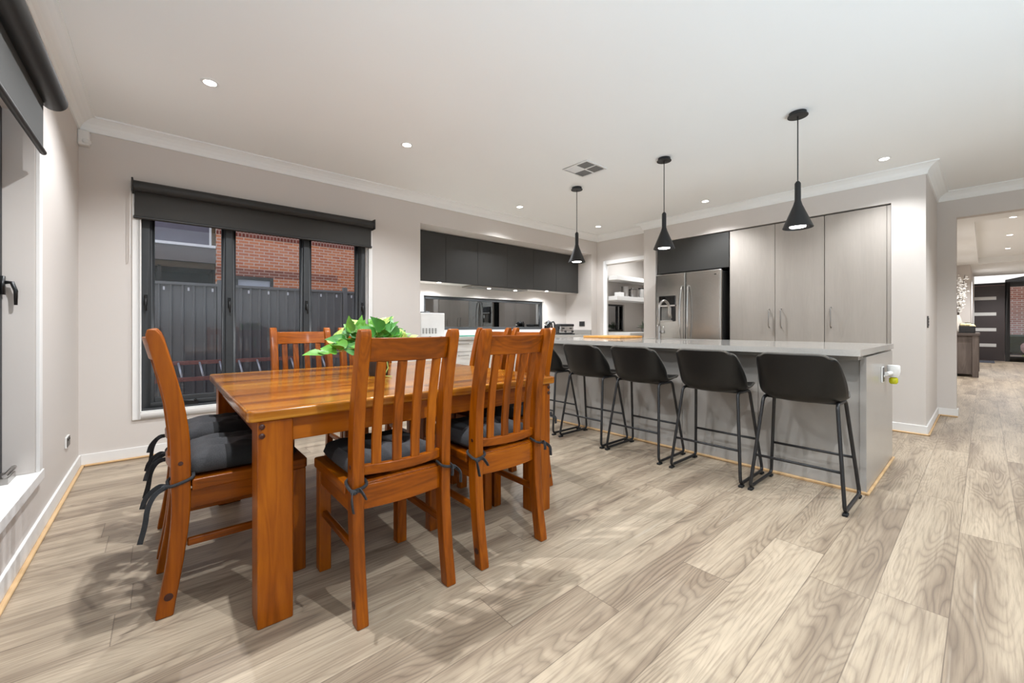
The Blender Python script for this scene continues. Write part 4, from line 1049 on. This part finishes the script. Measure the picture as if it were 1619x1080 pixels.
o = mb.build('folded_cloth', 'yellowc', None, 0, True); o.location = (13.72, -4.31, .94); tag(o, 'crumpled yellow and cream cloth heaped in the black basket', 'cloth')
tag(bx(19.0, 20.15, -4.75, -4.36, .001, .012).build('door_mat', 'mat', None, .003), 'blue grey door mat before the front door', 'mat')
# front yard
struct(bx(20.4, 32, -12, 4, -.12, -.02), 'ground_front', 'ground', 'pale paved front yard')
hb = tag(bx(26.5, 26.8, -9, -2, -.02, 2.85).build('brick_wall', 'brickred'), 'red brick neighbour wall seen through the front door sidelight', 'wall')
tag(MB().ico((24.95, -5.85, .28), .42, 3, (.8, 1.0, .72), .09).build('garden_rock', 'rock', None, 0, True), 'large pinkish garden rock in the front yard', 'rock')
tag(bx(23.4, 24.45, -8, -5.45, -.02, .03).build('lawn', 'grass', None, 0), 'strip of green lawn in the front yard', 'lawn')
tag(MB().box(25.6, 26.3, -8, -4.6, .03, .75).build('hedge', 'hedge', None, .08), 'low dark hedge before the red brick wall', 'hedge')
ev = MB(); ev.prism([(-5.0, 2.62), (-7.5, 3.2), (-7.5, 2.75), (-5.0, 2.50)], 0, 21.6, 22.2)
tag(ev.build('eave', 'dark'), 'dark eave wedge seen through the glass over the front door', 'eave')

# ------------------------------------------------------------------ outside the dining window
struct(bx(-9, 14, .75, 30, -.2, -.08), 'ground_rear', 'ground', 'paved ground outside the windows')
FY = 4.1
fc = thing('fence', 'dark grey corrugated steel fence outside the dining window', 'fence', (2.0, FY, -.08))
posts = [-3.0, -.9, 1.252, 3.36, 5.47, 7.58, 9.7, 11.8]
for a, b in zip(posts, posts[1:]):
    mb = MB(); w = b - a - .08; n = 14; x = a + .04; pr = []; st_ = w / n
    for k in range(n):
        pr += [(x, .02), (x + st_ * .68, .02), (x + st_ * .80, -.014), (x + st_ * .9, -.014)]; x += st_
    pr.append((x, .02)); back = [(p, q_ + .004) for p, q_ in pr][::-1]
    o = mb.prism(pr + back, 2, 0, 1.86).build('fence_sheet', 'fence', fc); o.location = (-2.0, 0, 0)
    o = bx(a + .03, b - .03, -.022, .034, 1.85, 1.895).build('fence_rail', 'fence', fc, .003); o.location = (-2.0, 0, 0)
for p in posts:
    o = bx(p - .042, p + .042, -.035, .04, 0, 1.965).build('fence_post', 'fence', fc, .004); o.location = (-2.0, 0, 0)
names9 = ['first', 'second', 'third', 'fourth', 'fifth', 'sixth', 'seventh', 'eighth', 'ninth']
cxs = [.51, .822, 1.145, 1.67, 1.98, 2.30, 2.89, 3.19, 3.488]
for k, x in enumerate(cxs):
    o = bx(x - .012, x + .012, FY - .036, FY - .016, 1.675, 1.73).build('fence_clip', 'winwhite', None, .001); tag(o, names9[k] + ' small white clip from the left along the dark fence top', 'clip', 'white clips along the fence top')
ld = thing('ladder', 'aluminium ladder lying on its side along the dark fence', 'ladder', (1.6, 3.75, 0))
ya, yb = .06, -.10
o = bx(-1.9, 1.55, ya - .012, ya + .012, .465, .53).build('rail', 'ladred', ld, .004); o = bx(-1.9, 1.55, yb - .012, yb + .012, .215, .28).build('rail', 'ladred', ld, .004)
for k in range(12):
    x = -1.72 + k * .268; MB().tube([(x, ya, .50), (x + .045, yb, .25)], .017, 8).build('rung', 'ladder', ld, 0, True)
for x in (-1.7, .2, 1.4): bx(x - .05, x + .05, -.13, .09, -.08, .215).build('support_block', 'dark', ld)
# neighbour house
nh = thing('neighbour_house', 'orange brick neighbour house beyond the dark fence', 'house', (2.0, 8.5, -.08))
def np_(mb, name, mat, bevel=0, parent=None):
    o = mb.build(name, mat, parent or nh, bevel); o.location = (-2.0, -8.5, .08) if parent is None else (0, 0, 0); return o
wx0 = 1.555
hm = MB(); hm.box(wx0, 1.97, 8.5, 8.75, -.08, 3.50); hm.box(1.97, 2.86, 8.5, 8.75, 2.62, 3.50); hm.box(1.97, 2.86, 8.5, 8.75, -.08, 1.2); hm.box(2.86, 3.6, 8.5, 8.75, -.08, 3.50); hm.box(3.6, 11, 8.5, 8.75, -.08, 6); hm.box(wx0, 3.6, 8.5, 8.75, 3.74, 6)
np_(hm, 'brick_wall', 'brick')
np_(bx(1.555, 11, 8.485, 8.5, 3.50, 3.74), 'soldier_course', 'soldier'); np_(bx(1.555, 4.6, 8.488, 8.5, 2.44, 2.64), 'brick_band', 'brickdk')
w_ = MB(); w_.box(1.97, 2.86, 8.49, 8.6, 2.36, 2.44); w_.box(2.79, 2.86, 8.49, 8.6, 1.2, 2.36); w_.box(1.97, 2.03, 8.49, 8.6, 1.2, 2.36)
np_(w_, 'window_frame', 'dark'); np_(bx(2.03, 2.79, 8.56, 8.58, 1.2, 2.36), 'window_pane', 'paleglass')
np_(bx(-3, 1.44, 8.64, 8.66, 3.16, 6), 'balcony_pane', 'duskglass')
fm = MB(); fm.box(-3, 1.545, 8.45, 8.7, 3.105, 3.17); fm.box(1.42, 1.465, 8.58, 8.66, 3.17, 6)
np_(fm, 'window_surround', 'winwhite'); np_(bx(1.465, 1.555, 8.55, 8.7, 3.17, 6), 'corner_trim', 'soffit')
np_(bx(-3, 1.545, 8.5, 8.6, 2.72, 3.105), 'cladding', 'clad'); np_(bx(-3, 1.555, 8.6, 10.2, 2.60, 2.72), 'soffit', 'soffit')
al = MB(); al.box(-3, 1.555, 10.2, 10.3, -.08, 2.6); al.box(1.50, 1.556, 8.75, 10.2, -.08, 2.6); al.box(.40, .47, 8.62, 8.75, -.08, 2.6)
np_(al, 'alcove', 'alcove'); np_(bx(-3, 1.555, 8.62, 8.7, 2.57, 2.60), 'beam', 'soffit')
# pantry side screen wall outside
# ------------------------------------------------------------------ world
W = bpy.data.worlds.new('dusk'); S.world = W; W.use_nodes = True
W.cycles.sampling_method = 'NONE'
bg = W.node_tree.nodes['Background']
tc = W.node_tree.nodes.new('ShaderNodeTexCoord'); sp_ = W.node_tree.nodes.new('ShaderNodeSeparateXYZ'); rp = W.node_tree.nodes.new('ShaderNodeValToRGB')
W.node_tree.links.new(tc.outputs['Generated'], sp_.inputs[0]); W.node_tree.links.new(sp_.outputs['Z'], rp.inputs[0])
rp.color_ramp.elements[0].position = 0.0; rp.color_ramp.elements[0].color = (.82, .78, .74, 1)
rp.color_ramp.elements[1].position = .7; rp.color_ramp.elements[1].color = (.46, .48, .60, 1)
W.node_tree.links.new(rp.outputs[0], bg.inputs['Color']); bg.inputs['Strength'].default_value = 1.9

# ------------------------------------------------------------------ colour
S.view_settings.view_transform = 'Standard'; S.view_settings.look = 'None'; S.view_settings.exposure = 0; S.view_settings.gamma = 1; S.view_settings.use_curve_mapping = False
S.cycles.use_denoising = True; S.cycles.use_adaptive_sampling = False
S.cycles.max_bounces = 10; S.cycles.diffuse_bounces = 5; S.cycles.sample_clamp_indirect = 6
